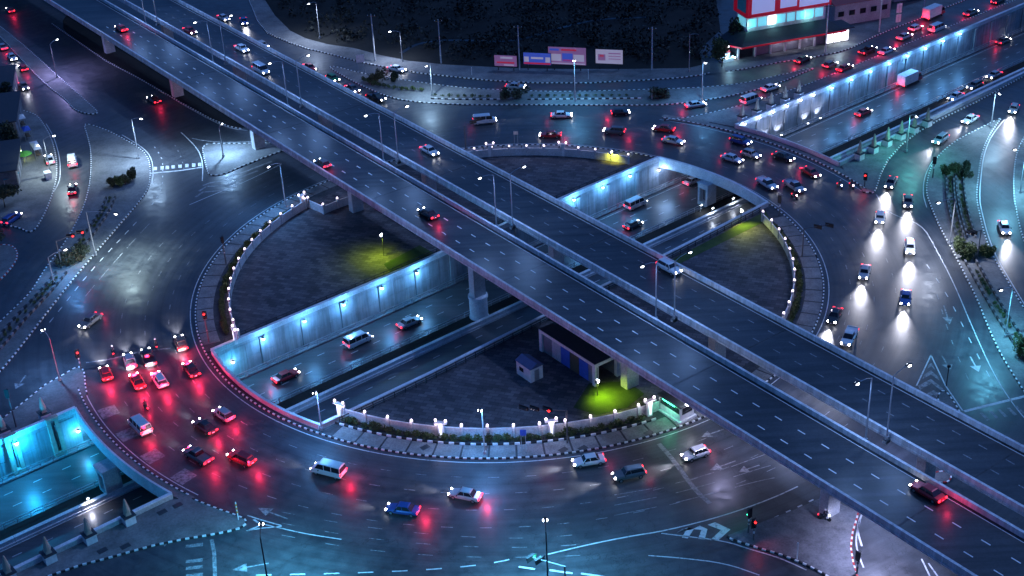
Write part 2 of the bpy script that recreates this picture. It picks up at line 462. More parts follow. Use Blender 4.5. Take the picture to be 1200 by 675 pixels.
# ------------------------------------------------------------------ ground
vs, es = [], []
def loop2d(pts):
    o = len(vs); vs.extend(Vector((p.x, p.y)) for p in pts); m = len(pts)
    es.extend((o + i, o + (i + 1) % m) for i in range(m))
RECT = [Vector((-230, 40, 0)), Vector((280, 40, 0)), Vector((280, 470, 0)), Vector((-230, 470, 0))]
loop2d(RECT)
for P in OPEN: loop2d(P)
cv, ce, cf, *_ = geometry.delaunay_2d_cdt(vs, es, [], 0, 1e-4)
keep = []
for f in cf:
    c = sum((cv[i] for i in f), Vector((0, 0))) / len(f)
    if not any(inside(c, P) for P in OPEN): keep.append(tuple(f))
mb = MB(); mb.add([(p.x, p.y, 0) for p in cv], keep)
road = tag(mb.build('road', 'asphalt'), 'grey asphalt road surface of the roundabout and its approach roads', 'road', kind='structure')
mb = MB()
for x0, y0, x1, y1 in ((-2500, -800, 2500, 40), (-2500, 470, 2500, 3500), (-2500, 40, -230, 470), (280, 40, 2500, 470)):
    mb.add([(x0, y0, -0.01), (x1, y0, -0.01), (x1, y1, -0.01), (x0, y1, -0.01)], [(0, 1, 2, 3)])
tag(mb.build('terrain', 'terrain'), 'dark open land stretching to the horizon around the interchange', 'land', kind='structure')

# ---- underpass floor
mb = MB().add([VW(V0, 150, FLOOR), VW(V1, 150, FLOOR), VW(V1, 185, FLOOR), VW(V0, 185, FLOOR)], [(0, 1, 2, 3)])
under = tag(mb.build('underpass_road', 'floor_asphalt'), 'sunken asphalt carriageways running along the underpass cutting', 'road', kind='structure')
mb = MB()
for w in (173.9, 177.3):
    v = 20.0
    while v < 330:
        mb.add([VW(v, w - .07, FLOOR + .004), VW(v + 1.4, w - .07, FLOOR + .004), VW(v + 1.4, w + .07, FLOOR + .004), VW(v, w + .07, FLOOR + .004)], [(0, 1, 2, 3)]); v += 4.6
for w in (156.5, 159.9, 163.0):
    v = 20.0
    while v < 330:
        mb.add([VW(v, w - .07, FLOOR + .004), VW(v + 1.4, w - .07, FLOOR + .004), VW(v + 1.4, w + .07, FLOOR + .004), VW(v, w + .07, FLOOR + .004)], [(0, 1, 2, 3)]); v += 4.6
mb.build('lane_dashes', 'road_paint', under)['kind'] = 'stuff'
mb = MB()
for w in (170.4, 180.4, 165.2):
    mb.add([VW(V0, w - .07, FLOOR + .004), VW(V1, w - .07, FLOOR + .004), VW(V1, w + .07, FLOOR + .004), VW(V0, w + .07, FLOOR + .004)], [(0, 1, 2, 3)])
mb.build('edge_lines', 'road_paint', under)

# ---- retaining walls
def cross_box(mb, v0, v1, w0, w1, z0, z1):
    mb.box(VW((v0 + v1) / 2, (w0 + w1) / 2, (z0 + z1) / 2), abs(v1 - v0), abs(w1 - w0), z1 - z0, TA)
panel_me = MB().box((0, 0, 0), 2.36, 0.08, 2.55).mesh('wall_panel'); panel_me.materials.append(M('concrete_light'))
def retaining(name, label, v0, v1, f, sgn, pil, panels=True):
    root = thing(name, label, 'wall', VW(v0, f(v0), FLOOR))
    O = root.location.copy()
    n = max(2, int((v1 - v0) / 10))
    path = [VW(v0 + (v1 - v0) * i / n, f(v0 + (v1 - v0) * i / n)) for i in range(n + 1)]
    MB().wall(path, 0.8, FLOOR - 0.3, -0.006, sgn).build('wall_core', 'concrete', root, O)
    path2 = [p + TW * (-0.12 * sgn) for p in path]
    MB().wall(path2, 0.42, -0.004, 0.85, sgn).build('parapet', 'concrete', root, O)
    MB().wall([p + TW * (-0.08 * sgn) for p in path2], 0.58, 0.853, 0.98, sgn).build('coping', 'concrete_light', root, O)
    if sgn > 0 and panels:
        edges = sorted(set([v0] + [p for p in pil if v0 < p < v1] + [v1]))
        for a, b in zip(edges, edges[1:]):
            k = max(1, round((b - a - 1.2) / 2.45)); wd = (b - a - 1.2) / k
            for i in range(k):
                v = a + 0.6 + wd * (i + .5)
                for zc in (-4.55, -1.85):
                    o = put('wall_panel', panel_me, root, VW(v, f(v) - 0.03, zc) - O, TA); o.scale.x = (wd - 0.09) / 2.36
    if sgn > 0:
        for p in pil:
            if v0 <= p <= v1:
                MB().box(VW(p, f(p) - .18, (FLOOR - 0.35) / 2), 1.0, 0.42, -FLOOR - 0.36, TA).build('pilaster', 'concrete_light', root, O)
    return root
vLo, vLi, vRi, vRo = vv(arcL_out[0]), vv(arcL_in[0]), vv(arcR_in[-1]), vv(arcR_out[-1])
PIL_MID = [90.4 + 8.03 * i for i in range(12)]
PIL_R = [215 + 4.6 * i for i in range(5)] + [239.6 + 6.95 * i for i in range(16)]
retaining('retaining_wall', 'tall panelled retaining wall of the underpass inside the roundabout island', vLi, vRi, wN, 1, PIL_MID)
retaining('retaining_wall', 'cyan lit retaining wall of the underpass at the lower left edge', V0, vLo, wN, 1, [39.5, 47.6, 54.2])
retaining('retaining_wall', 'long lamp lined retaining wall of the underpass at the upper right', vRo, 345, wN, 1, PIL_R)
retaining('retaining_wall', 'shaded near side retaining wall of the underpass inside the island', vv(arcL_in[-1]), vv(arcR_in[0]), wS, -1, [])
retaining('retaining_wall', 'near side retaining wall below the obelisks at the lower left', V0, vv(arcL_out[-1]), wS, -1, [])
retaining('retaining_wall', 'near side retaining wall below the obelisks at the right', vv(arcR_out[0]), 345, wS, -1, [])
mb = MB()
for a, b in ((vLo, vLi), (vRi, vRo)): mb.wall(line(wN, a, b), 0.8, FLOOR - .3, -0.006, 1)
for a, b in ((vv(arcL_out[-1]), vv(arcL_in[-1])), (vv(arcR_in[0]), vv(arcR_out[0]))): mb.wall(line(wS, a, b), 0.8, FLOOR - .3, -0.006, -1)
mb.build('tunnel_walls', 'concrete_dark', under)
# ledges, barriers, planted strip between the two sunken carriageways
mb = MB(); n = 24
for a, b in zip(range(n), range(1, n + 1)):
    va, vb = V0 + (360 - V0) * a / n, V0 + (360 - V0) * b / n
    mb.wall([VW(va, wN(va)), VW(vb, wN(vb))], 1.5, FLOOR, FLOOR + .3, -1)
mb.build('side_walk', 'concrete_dark', under)
mb = MB(); cross_box(mb, V0, 360, 166.25, 169.2, FLOOR, FLOOR + .35); mb.build('planted_strip', 'earth', under)
bar = thing('median_barrier', 'pale concrete barrier between the two sunken carriageways', 'barrier', VW(150, 165.9, FLOOR))
for v in range(-40, 360, 10):
    mb = MB(); cross_box(mb, v + .03, v + 9.97, 165.55, 166.2, FLOOR, FLOOR + .95); cross_box(mb, v + .03, v + 9.97, 165.35, 165.548, FLOOR, FLOOR + .3)
    mb.build('barrier_block', 'concrete_light', bar, bar.location.copy())
def railing(label, w_of_v, v0, v1, z, mat='steel', step=2.0):
    root = thing('guard_rail', label, 'railing', VW((v0 + v1) / 2, w_of_v((v0 + v1) / 2), z))
    O = root.location.copy(); n = max(1, int((v1 - v0) / 12))
    pts = [VW(v0 + (v1 - v0) * i / n, w_of_v(v0 + (v1 - v0) * i / n)) for i in range(n + 1)]
    for h in (0.55, 1.0): MB().wall(pts, 0.09, z + h, z + h + .1).build('rail', mat, root, O)
    mb = MB(); v = v0
    while v <= v1: mb.box(VW(v, w_of_v(v), z + .5), .09, .1, 1.0, TA); v += step
    mb.build('posts', mat, root, O)['kind'] = 'stuff'
    return root
railing('steel railing along the walkway at the foot of the panelled wall', lambda v: wN(v) - 1.45, 20, 345, FLOOR + .3)
railing('steel railing along the planted strip beside the blue lit carriageway', lambda v: 169.6, 20, 345, FLOOR)
railing('steel railing on top of the near underpass wall inside the island', lambda v: wS(v) - 1.0, vv(arcL_in[-1]) + 3, vv(arcR_in[0]) - 3, 0.15, 'dark_steel')
railing('steel railing on top of the far underpass wall inside the island', lambda v: wN(v) + 1.1, vLi + 3, vRi - 3, 0.15, 'dark_steel')

# ---- ring road bridges across the cutting
def ring_bridge(label, outer, inner, outer_r, side):
    root = thing('road_bridge', label, 'bridge', (outer[len(outer) // 2]))
    O = root.location.copy()
    poly = list(outer) + list(reversed(inner))
    MB().prism(poly, -1.35, -0.006).build('bridge_slab', 'concrete', root, O)
    MB().wall(outer, 0.3, -1.2, 0.95).build('parapet', 'concrete_light', root, O)
    MB().wall(inner, 0.3, -1.2, 0.9).build('parapet', 'concrete_light', root, O)
    MB().wall(inner, 0.46, 0.903, 1.0).build('coping', 'concrete_light', root, O)
    a0, a1 = (-157, -127) if side == 'L' else (20, 62)
    k = [RP(outer_r - 1.8, a0 + (a1 - a0) * i / 40) for i in range(41)]
    MB().wall(k, 1.5, -0.002, 0.138, -1).build('footway', 'pavement', root, O)
    return root
ring_bridge('ring road bridge over the underpass at the left, red lit traffic on it', arcL_out, arcL_in, R_OUTL, 'L')
ring_bridge('ring road bridge over the underpass at the upper right with parked vans', arcR_out, arcR_in, R_OUTR, 'R')
def portal(label, v, w, sgn):
    root = thing('pier_frame', label, 'bridge pier', VW(v, w, FLOOR), TA)
    mb = MB()
    mb.box((0, -1.05, 2.3), 2.6, .5, 4.6); mb.box((0, 1.05, 2.3), 2.6, .5, 4.6)
    mb.box((0, 0, 4.15), 2.6, 1.598, .9); mb.box((0, 0, .4), 2.6, 1.598, .8)
    mb.build('frame', 'concrete', root)
    MB().box((sgn * .2, 0, 2.25), .12, 1.59, 2.88).build('inner_panel', 'concrete_dark', root)
    MB().box((0, 0, 4.75), 3.0, 2.9, .28).build('cap', 'concrete', root)
    return root
portal('hollow concrete pier frame beside the left ring road bridge', 55.5, 167.0, 1)
portal('hollow concrete pier frame in the underpass below the upper right bridge', 186.6, 170.6, -1)

# ------------------------------------------------------------------ central island
def disc_part(R, north, margin):
    ang = []
    for a in range(0, 1440):
        d = a * 0.25; p = RP(R, d); v, w = to_vw(p)
        if (w > wN(v) + margin) if north else (w < wS(v) - margin): ang.append(d)
    ang = [d if d < 180 else d - 360 for d in ang] if not north else ang
    ang.sort()
    gap = max(range(len(ang)), key=lambda i: (ang[(i + 1) % len(ang)] - ang[i]) % 360)
    ang = ang[gap + 1:] + ang[:gap + 1]
    P = [RP(R, d) for d in ang]
    f = (lambda v: wN(v) + margin) if north else (lambda v: wS(v) - margin)
    return P + line(f, vv(P[-1]), vv(P[0]), 10)[1:-1]
isl = {}
for north, nm in ((True, 'far'), (False, 'near')):
    o = MB().prism(disc_part(54.4, north, 0.75), -0.02, 0.12, False).build('traffic_island', 'joint')
    tag(o, 'round island half on the %s side of the underpass with brick plaza' % nm, 'traffic island', kind='structure')
    MB().prism(disc_part(49.4, north, 0.8), 0.1, 0.165, False).build('plaza', 'plaza_brick', o)
    isl[north] = o
for i in range(84):
    a0, a1 = i * 360 / 84 + .16, (i + 1) * 360 / 84 - .16
    cs = [to_vw(RP(r, a)) for r in (49.5, 54.3) for a in (a0, a1)]
    no = all(w > wN(v) + .9 for v, w in cs); so = all(w < wS(v) - .9 for v, w in cs)
    if no or so:
        r0 = 51.5
        pts = [RP(54.3, a0 + (a1 - a0) * k / 3) for k in range(4)] + [RP(r0, a1 - (a1 - a0) * k / 3) for k in range(4)]
        MB().prism(pts, 0.11, 0.155 + random.uniform(0, .012), False).build('paving_slab', 'pavement_slab', isl[no])
ring_kerb = thing('kerb', 'black and white kerb ring round the central island', 'kerb', RC, kind='structure')
kerb([RP(54.52, a * .5) for a in range(721)], ring_kerb, origin=RC)
# inner lawns by the cutting
def lawn(label, poly):
    tag(MB().prism(poly, .16, .2, False).build('lawn', 'lawn'), label, 'lawn', kind='structure')
lawn('strip of grass beside the far underpass wall under the viaduct', [VW(118, wN(118) + 1.4), VW(128, wN(128) + 1.4), VW(128, wN(128) + 6), VW(119, wN(119) + 5)])
lawn('narrow lawn along the near underpass wall below the upper right bridge', [VW(150, wS(150) - 1.4), VW(183, wS(183) - 1.4), VW(181, wS(181) - 4), VW(150, wS(150) - 3.2)])
lawn('grass corner lit green by the floodlight near the kiosk', PX([(672, 478), (690, 450), (735, 447), (755, 462), (735, 478), (700, 487)]))

# ------------------------------------------------------------------ pavements and traffic islands
island('median_island', 'long tapering grey median between the two roads at the upper left', PX([(-30, 6), (0, 31), (23, 49), (48, 71), (71, 92), (103, 120), (119, 135), (89, 131.5), (78, 117), (53, 99), (20, 64), (0, 42), (-30, 16)]))
island('traffic_island', 'pale channel island with planter hedge on the left side', PX([(97, 143), (124, 152), (142, 161), (163, 173), (174, 184), (176.5, 200), (175, 220), (163, 237), (147, 255), (110, 298), (67, 350), (20, 412), (-10, 447), (-14, 420), (-10, 387), (18, 360), (37, 342), (52, 316), (71, 292), (85, 270), (98, 243.6), (104, 222), (106.7, 203), (107, 179), (103, 160)]))
island('pavement', 'pavement with stalls along the left edge of the picture', PX([(-40, 110), (22, 128), (43, 134), (52, 147), (60, 161), (65, 179), (67, 195), (66, 212), (60, 232), (51.6, 252), (38, 275), (20, 265), (-40, 258)]), cat='pavement')
island('pavement', 'small dark pavement corner with red white kerb at the left edge', PX([(25, 298), (2, 328), (-30, 350), (-40, 300), (8, 283)]), second='kerb_red', cat='pavement')
island('traffic_island', 'triangular island beside the chevrons left of the viaduct', PX([(236, 168), (264, 168.5), (300, 168), (345, 165), (345, 172), (327, 178), (300, 188), (246, 211), (240, 190)]))
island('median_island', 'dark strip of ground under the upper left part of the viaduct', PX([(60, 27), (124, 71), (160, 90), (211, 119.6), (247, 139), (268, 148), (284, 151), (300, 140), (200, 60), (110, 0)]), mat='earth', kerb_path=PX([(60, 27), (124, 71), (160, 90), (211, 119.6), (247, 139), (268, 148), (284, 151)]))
P6 = [(382, 77), (406, 91), (425, 101), (440, 107), (454, 113), (475, 118), (507, 121), (551, 122.8), (612, 122.6), (659, 123), (730, 123), (753, 123), (780, 122.6), (810, 119.6), (824, 117.5), (853, 113), (883, 106), (912, 98), (942, 84.5), (958, 79), (940, 82), (915, 88), (880, 96), (853, 100), (806, 103.5), (753, 105), (690, 107), (641, 107.5), (565, 104.5), (533, 102), (500, 97.5), (446, 90), (422, 85.5), (398, 79)]
island('traffic_island', 'long curved island with hedge between the ring and the far road', PX(P6))
P7a = [(290, -4), (296, 10), (302, 25), (314, 39), (339, 50), (360, 57), (385, 63), (422, 72.5), (440, 76.5), (495, 86), (533, 90), (572, 94), (627, 97), (694, 97), (725, 95), (753, 94), (796, 91), (824, 87.5), (832, 85)]
P7b = [(832, 74), (806, 80), (735, 81), (659, 81), (604, 80), (524, 76), (480, 71.5), (447, 65), (415, 56.5), (384, 52), (358, 45), (340, 36), (322, 18), (308, -4)]
island('pavement', 'grey pavement along the far road below the billboards', PX(P7a + P7b), kerb_path=PX(P7a), smooth=False, cat='pavement')
P8 = [(850, 84), (866, 82), (890, 77), (913, 73), (955, 66.5), (983, 61), (1000, 55), (1025, 42.5), (1050, 32), (1075, 23), (1107, 9), (1133, -1), (1180, -22)]
island('pavement', 'pavement in front of the corner shop at the upper right', PX(P8 + [(1160, -30), (1090, -2), (1040, 14), (985, 30), (880, 50), (848, 70)]), kerb_path=PX(P8), smooth=False, cat='pavement')
# spit between the frontage road and the cutting (upper right)
top9 = PX([(778, 140.5), (805, 138), (838, 131), (870, 123), (905, 113), (945, 99.5), (1000, 77.5), (1100, 36), (1200, -4)])
rim9 = line(lambda v: wN(v) + .35, 330, vRo + .5, 10)
rk = [RP(73.9, a) for a in range(45, 63, 2)]
island('pavement', 'narrow pavement with obelisks between frontage road and underpass wall', top9 + rim9 + [RP(R_OUTR, a) for a in (52, 54)] + [RP(73.9, 54), RP(73.7, 58), RP(73.2, 61)], kerb_path=top9, smooth=False, cat='pavement')
kr = thing('kerb', 'white dotted kerb curving round the ring road at the upper right', 'kerb', RP(74, 40), kind='structure')
kerb([RP(74.1, a * .5) for a in range(40, 125)], kr, origin=RP(74, 40))
kl = thing('kerb', 'black and white kerb on the bridge at the left of the ring', 'kerb', RP(75, -140), kind='structure')
kerb([RP(75.1, -156 + a * .5) for a in range(0, 58)], kl, origin=RP(75, -140))
k10 = PX([(1011, 225), (1024, 226), (1027, 220), (1032, 204), (1040, 188), (1056, 170), (1075, 155.5), (1099, 141), (1118, 132), (1145, 119), (1200, 89), (1240, 67)])
rim10 = line(lambda v: wS(v) - .35, 330, vv(arcR_out[0]) + .5, 10)
island('pavement', 'wedge of pavement with obelisks right of the upper right bridge', k10 + [p for p in rim10] + [RP(75.0, 26), RP(74.3, 22)], kerb_path=k10, smooth=False, cat='pavement')
island('traffic_island', 'large green tinted channel island with twin hedges on the right', PX([(1175, 137), (1154, 147.5), (1129, 160), (1111, 171.6), (1095, 187.5), (1088, 203.6), (1085, 225), (1090, 239.5), (1100.5, 264.5), (1115, 291), (1130, 320), (1145, 350), (1159, 386), (1175, 420), (1198, 455), (1235, 515), (1240, 420), (1198, 359), (1180, 328), (1164, 302), (1154, 277), (1147, 247), (1144, 230), (1147, 202), (1150, 180.5), (1159, 159), (1170, 143)]))
island('pavement', 'pavement at the far right edge beside the curved slip road', PX([(1198, 164), (1191, 180), (1187.6, 205), (1188, 230), (1193, 257), (1199, 281), (1220, 320), (1260, 330), (1260, 130), (1215, 140)]), cat='pavement')
k13 = PX([(20, 688), (57, 675), (95, 662), (126, 654), (158, 645), (180, 639), (214, 632), (248, 626.4), (270, 622), (282, 618.5), (288.5, 613.5), (288, 609), (279, 604.5), (257, 597), (240, 590.5), (222, 583)])
rim13 = line(lambda v: wS(v) - .35, vv(arcL_out[-1]) - .5, 15, 6)
p13 = island('pavement', 'triangular pavement with obelisks at the lower left', k13 + rim13, kerb_path=k13, smooth=False, cat='pavement')
k14 = PX([(-40, 524), (0, 493), (31, 469), (53, 451), (78, 437), (90, 430), (96, 431), (99, 438), (100, 452), (102, 462)])
rim14 = line(lambda v: wN(v) + .35, vLo - .5, 15, 6)
island('pavement', 'wedge of pavement above the cyan lit wall at the left', k14 + [RP(76.9, -152)] + rim14, kerb_path=k14, smooth=False, cat='pavement')
k15 = PX([(852, 628), (856, 631.5), (882, 640), (916, 650), (942, 660.5), (959, 669), (985, 684)])
r15 = PX([(1008, 684), (1004, 673), (1000, 660), (997, 642), (999, 624), (1004, 608), (1006, 600)])
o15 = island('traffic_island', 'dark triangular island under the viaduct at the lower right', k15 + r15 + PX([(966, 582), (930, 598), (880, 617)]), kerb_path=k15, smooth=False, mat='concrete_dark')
kerb(r15, o15, 'kerb_red')
island('traffic_island', 'small chevron tip island beside the far deck at the right', PX([(1098, 468), (1101, 460), (1105, 457), (1111, 461), (1123, 479), (1135, 505), (1110, 495)]))
island('traffic_island', 'small island with red white kerb seen between the two decks', PX([(1083, 557), (1095, 554), (1108, 551.5), (1116, 556), (1112, 566), (1095, 565)]), second='kerb_red')

for par, pts in ((p13, [(147, 640), (208, 592), (190, 600), (120, 645)]), (isl[False], [(683, 525), (660, 527), (498, 524), (760, 507)])):
    for x, y in pts: MB().box(G(x, y, .17) , 1.3, .9, .03, TA).build('drain_cover', 'dark_steel', par)
# ---- scrubland beyond the far road
sp = PX(P7b[::-1], 0)
land = sp + [G(838, 66), Vector((55, 330, 0)), Vector((70, 468, 0)), Vector((-110, 468, 0))]
tag(MB().prism(land, -.01, .06, False).build('scrubland', 'earth'), 'dark unlit waste ground beyond the far road', 'land', kind='structure')
def leaf_cloud(mb, c, rx, ry, rz, n, size, rnd):
    for _ in range(n):
        while True:
            p = Vector((rnd.uniform(-1, 1), rnd.uniform(-1, 1), rnd.uniform(-1, 1)))
            if 0.25 < p.length < 1: break
        q = Vector((c[0] + p.x * rx, c[1] + p.y * ry, c[2] + p.z * rz))
        a = Vector((rnd.uniform(-1, 1), rnd.uniform(-1, 1), rnd.uniform(-1, 1))).normalized()
        b = a.cross(Vector((rnd.uniform(-1, 1), rnd.uniform(-1, 1), rnd.uniform(-1, 1)))).normalized()
        s = size * rnd.uniform(.6, 1.3)
        mb.add([q - a * s, q + b * s * .6, q + a * s, q - b * s * .6], [(0, 1, 2, 3)])
mb = MB(); rnd = random.Random(3)
for _ in range(520):
    x, y = rnd.uniform(-70, 62), rnd.uniform(308, 400)
    if not inside(Vector((x, y, 0)), land) or not inside(Vector((x, y - 4, 0)), land): continue
    r = rnd.uniform(1.0, 3.2); leaf_cloud(mb, (x, y, r * .5), r * 1.3, r * 1.3, r * .8, int(18 * r), .45, rnd)
tag(mb.build('scrub', 'scrub_leaf'), 'dark unlit scrub covering the waste ground at the top', 'scrub', kind='stuff')
# water channel glinting in the dark field
mb = MB().ribbon(chaikin(PX([(470, 62), (490, 50), (530, 46), (600, 50), (650, 34), (700, 22), (760, 20)], .1), 2, False), 1.1, .085)
plain('water', (0.012, 0.02, 0.03), 0.35, 0.0, 0.35)
tag(mb.build('water_channel', 'water'), 'faint ditch of water crossing the dark waste ground', 'water', kind='structure')
tag(MB().ribbon(PX([(846, 86), (838, 60), (870, 30), (905, -6)]), 8, .09).build('side_road', 'asphalt'), 'dim side road leaving the far road beside the corner shop', 'road', kind='structure')

# ------------------------------------------------------------------ painted markings (children of the road)
def paint(name, polys, mat='road_paint', z=.004, parent=road, stuff=False):
    mb = MB()
    for P in polys: mb.add([(p.x, p.y, z) for p in P], [tuple(range(len(P)))])
    for i, f in enumerate(mb.f):
        a, b, c = mb.v[f[0]], mb.v[f[1]], mb.v[f[2]]
        if (b.x - a.x) * (c.y - a.y) - (b.y - a.y) * (c.x - a.x) < 0: mb.f[i] = f[::-1]
    o = mb.build(name, mat, parent)
    if stuff: o['kind'] = 'stuff'
    return o
def solid(path, w=.16, mat='road_paint', name='edge_line', z=.004): return MB().ribbon(path, w, z).build(name, mat, road)
def dashes(path, on=1.6, off=3.2, w=.15, mat='road_paint', z=.004):
    pts = resample(path, .4); mb = MB(); k = int((on + off) / .4); m = int(on / .4)
    for i in range(0, len(pts) - m, k): mb.ribbon(pts[i:i + m + 1], w, z)
    o = mb.build('lane_dashes', mat, road); o['kind'] = 'stuff'; return o
def arcp(R, a0, a1): n = max(4, int(abs(a1 - a0) / 1.0)); return [RP(R, a0 + (a1 - a0) * i / n) for i in range(n + 1)]
solid(arcp(55.4, 0, 360), .15)
for R, a0, a1 in ((58.8, -165, -20), (62.4, -162, -20), (66.0, -155, -25), (69.7, -150, -40), (59.0, 25, 150), (62.8, 30, 145), (66.5, 35, 140), (59, -20, 25), (62.8, -15, 22), (66.4, -12, 20), (59, 150, 195), (63, 155, 195), (67, 160, 195)):
    dashes(arcp(R, a0, a1), 1.6, 4.0, .13, 'faded_paint')
solid(arcp(74.3, -127, -155), .14); solid(arcp(73.0, 62, 20), .14)
for a in (58, 50, 44): pass
def pl(lst): return chaikin(PX(lst, 0), 2, False)
# lines beside the islands and on the approaches
solid(pl([(1027, 228), (1040, 250), (1080, 262), (1096, 290), (1118, 332), (1140, 385), (1165, 440), (1190, 478), (1210, 500)]), .16)
dashes(pl([(1086, 310), (1110, 345), (1130, 385), (1150, 425), (1165, 450)]), 1.6, 3.2)
dashes(pl([(1098, 345), (1115, 400), (1130, 435), (1145, 465)]), 1.6, 3.2, mat='faded_paint')
solid(pl([(1177, 140), (1161, 160), (1153, 181), (1150, 202), (1147.5, 232), (1151, 250), (1158, 277), (1168, 302), (1185, 331), (1202, 359)]), .18)
solid(pl([(1094, 187), (1084, 204), (1081, 226), (1086, 243)]), .14)
solid(pl([(110, 203), (110, 180), (106, 160), (100, 145)]), .16)
solid(pl([(60, 230), (70, 213), (71, 196), (69, 180), (63, 160), (54, 145)]), .14)
dashes(pl([(181, 172), (190, 185), (191, 200), (190, 222), (178, 240)]), 1.2, 2.4)
dashes(pl([(205, 170), (213, 185), (216, 200)]), 1.2, 2.4, mat='faded_paint')
dashes(pl([(160, 260), (130, 292), (100, 325), (75, 357), (40, 400)]), 1.6, 2.2)
dashes(pl([(175, 262), (140, 300), (110, 335), (88, 362)]), 4, 2.2, mat='faded_paint')
solid(pl([(178, 215), (180, 200), (177, 183), (165, 171), (143, 158)]), .16)
solid(pl([(212, 155), (226, 168), (235, 180), (238, 196), (237, 212)]), .18)
solid(pl([(225, 162), (240, 165), (264, 167), (300, 166), (330, 162)]), .16)
solid(pl([(160, 88), (211, 121), (247, 141), (268, 150), (290, 153)]), .2)
for dy in (0, 13, 27):
    dashes(pl([(330, 600 + dy * 1.0), (420, 617 + dy), (520, 628 + dy * .9), (620, 632 + dy * .8), (720, 622 + dy)]), 2.0, 4.6, .12, mat='faded_paint')
dashes(pl([(300, 674), (400, 672), (500, 668), (575, 661), (620, 650)]), 2.4, 2.2, .2)
solid(pl([(300, 612), (320, 617), (360, 626), (400, 632)]), .16)
for a, b in (((608, 664), (627, 667)), ((644, 668), (671, 672)), ((681, 672), (708, 676))): solid(PX([a, b], 0), .32, name='give_way_dash')
solid(pl([(760, 651), (800, 654), (850, 660), (890, 674)]), .16)
solid(pl([(640, 650), (690, 638), (740, 628), (780, 622), (850, 604), (905, 584), (935, 570)]), .2)
solid(pl([(775, 625), (800, 628), (850, 634), (880, 644), (915, 654), (945, 668)]), .18)
for k in range(3): dashes(pl([(720, 580 + 12 * k), (780, 570 + 11 * k), (840, 553 + 12 * k), (890, 535 + 14 * k), (930, 520 + 18 * k)]), 6, 3, .14, 'faded_paint')
solid(pl([(772, 520), (790, 540), (815, 575), (832, 590)]), .7, 'faded_paint', 'stop_line')
solid(pl([(1010, 640), (1004, 620), (1010, 602), (1016, 590)]), .25)
solid(pl([(1012, 665), (1004, 645), (1003, 628), (1008, 610)]), .2)
solid(pl([(1080, 655), (1090, 676)]), .2); solid(pl([(1088, 660), (1100, 677)]), .2)
dashes(pl([(867, 627), (890, 616), (915, 603), (940, 592), (960, 582)]), 1.2, 1.2, .25)
solid(PX([(1130, 482), (1170, 472), (1215, 461)], 0), .5, name='stop_line')
solid(PX([(177, 203), (210, 200), (237, 196)], 0), .45, name='stop_line')
solid(PX([(248, 632), (251, 648), (252, 676)], 0), .5, 'faded_paint', 'stop_line')
solid(PX([(101, 425), (128, 421), (165, 412), (200, 408)], 0), .3, 'faded_paint', 'stop_line')
for (x, y) in ((1152, 488), (1163, 486), (1173, 484), (1184, 482), (1193, 480)):
    paint('crosswalk_bar', [PX([(x - 4, y - 4), (x - 1, y - 4.5), (x + 8, y + 4), (x + 4.5, y + 5)], 0)], 'faded_paint')
for x in (182, 190, 196, 203, 211, 219, 227, 234):
    paint('crosswalk_bar', [PX([(x - 2, 199.5 - (x - 182) * .09), (x + 2, 199.3 - (x - 182) * .09), (x + 2, 195.5 - (x - 182) * .09), (x - 2, 195.7 - (x - 182) * .09)], 0)])
for y in (637, 655, 663, 672):
    paint('crosswalk_bar', [PX([(218, y + 1.5), (238, y - 1), (237.5, y + 3), (217.5, y + 5)], 0)], 'faded_paint')
def chev(pts, mat='road_paint'): return paint('chevron_marking', [PX(pts, 0)[:2] + [PX(pts, 0)[4], PX(pts, 0)[5]], PX(pts, 0)[1:5]], mat)
# chevrons: outer arm start, tip, outer arm end, inner end, inner tip, inner start
chev([(793, 624), (806, 618), (799, 630), (806, 631), (813, 620), (800, 620)])
chev([(812, 620), (822, 621), (818, 631.5), (826, 632), (829, 620), (820, 616)])
chev([(829, 615), (845, 621), (832, 633), (842, 633), (856, 620.5), (838, 612)])
for P in ([(229, 231), (238, 225), (262, 223)], [(233, 224), (242, 218.5), (268, 217), (284, 210)], [(238, 217.5), (247, 214), (275, 210.5), (302, 200)], [(262, 209), (290, 200), (318, 189)]):
    solid(PX(P, 0), .55, 'faded_paint', 'chevron_marking')
solid(pl([(222, 240), (250, 228), (290, 212), (330, 192)]), .18)
for a in ([(1076, 452), (1091, 444), (1105, 455), (1107, 461), (1092, 449), (1078, 457)], [(1083, 439), (1091, 434), (1099, 441), (1101, 446), (1091, 439), (1081, 444)], [(1088, 428), (1091.5, 425), (1095, 431), (1096, 434), (1091.5, 429), (1087, 432)], [(1083, 463), (1094, 457), (1100, 461), (1098, 466), (1094, 462), (1086, 467)]):
    chev(a, 'faded_paint')
chev([(296, 609), (304.5, 615), (288, 622), (292, 622.5), (308, 615), (299, 608.5)])
solid(pl([(290, 604), (305, 609), (330, 616)]), .2); solid(pl([(290, 622), (305, 619), (330, 617)]), .2)
solid(PX([(1074, 452), (1091, 416)], 0), .2); solid(PX([(1091, 416), (1108, 452), (1128, 481)], 0), .2)
def arrow(a, b, mat='road_paint', w=.22, head=.85):
    A, B = G(*a), G(*b); d = (B - A).normalized(); nn = Vector((-d.y, d.x, 0)); L = (B - A).length; T = A + d * (L - min(2.2, L * .4))
    paint('arrow_marking', [[A - nn * w / 2, T - nn * w / 2, T + nn * w / 2, A + nn * w / 2], [T - nn * head, B, T + nn * head]], mat)
arrow((1137, 418), (1147, 436)); arrow((1104, 417), (1114, 434), 'faded_paint'); arrow((1106, 358), (1113, 380), 'faded_paint')
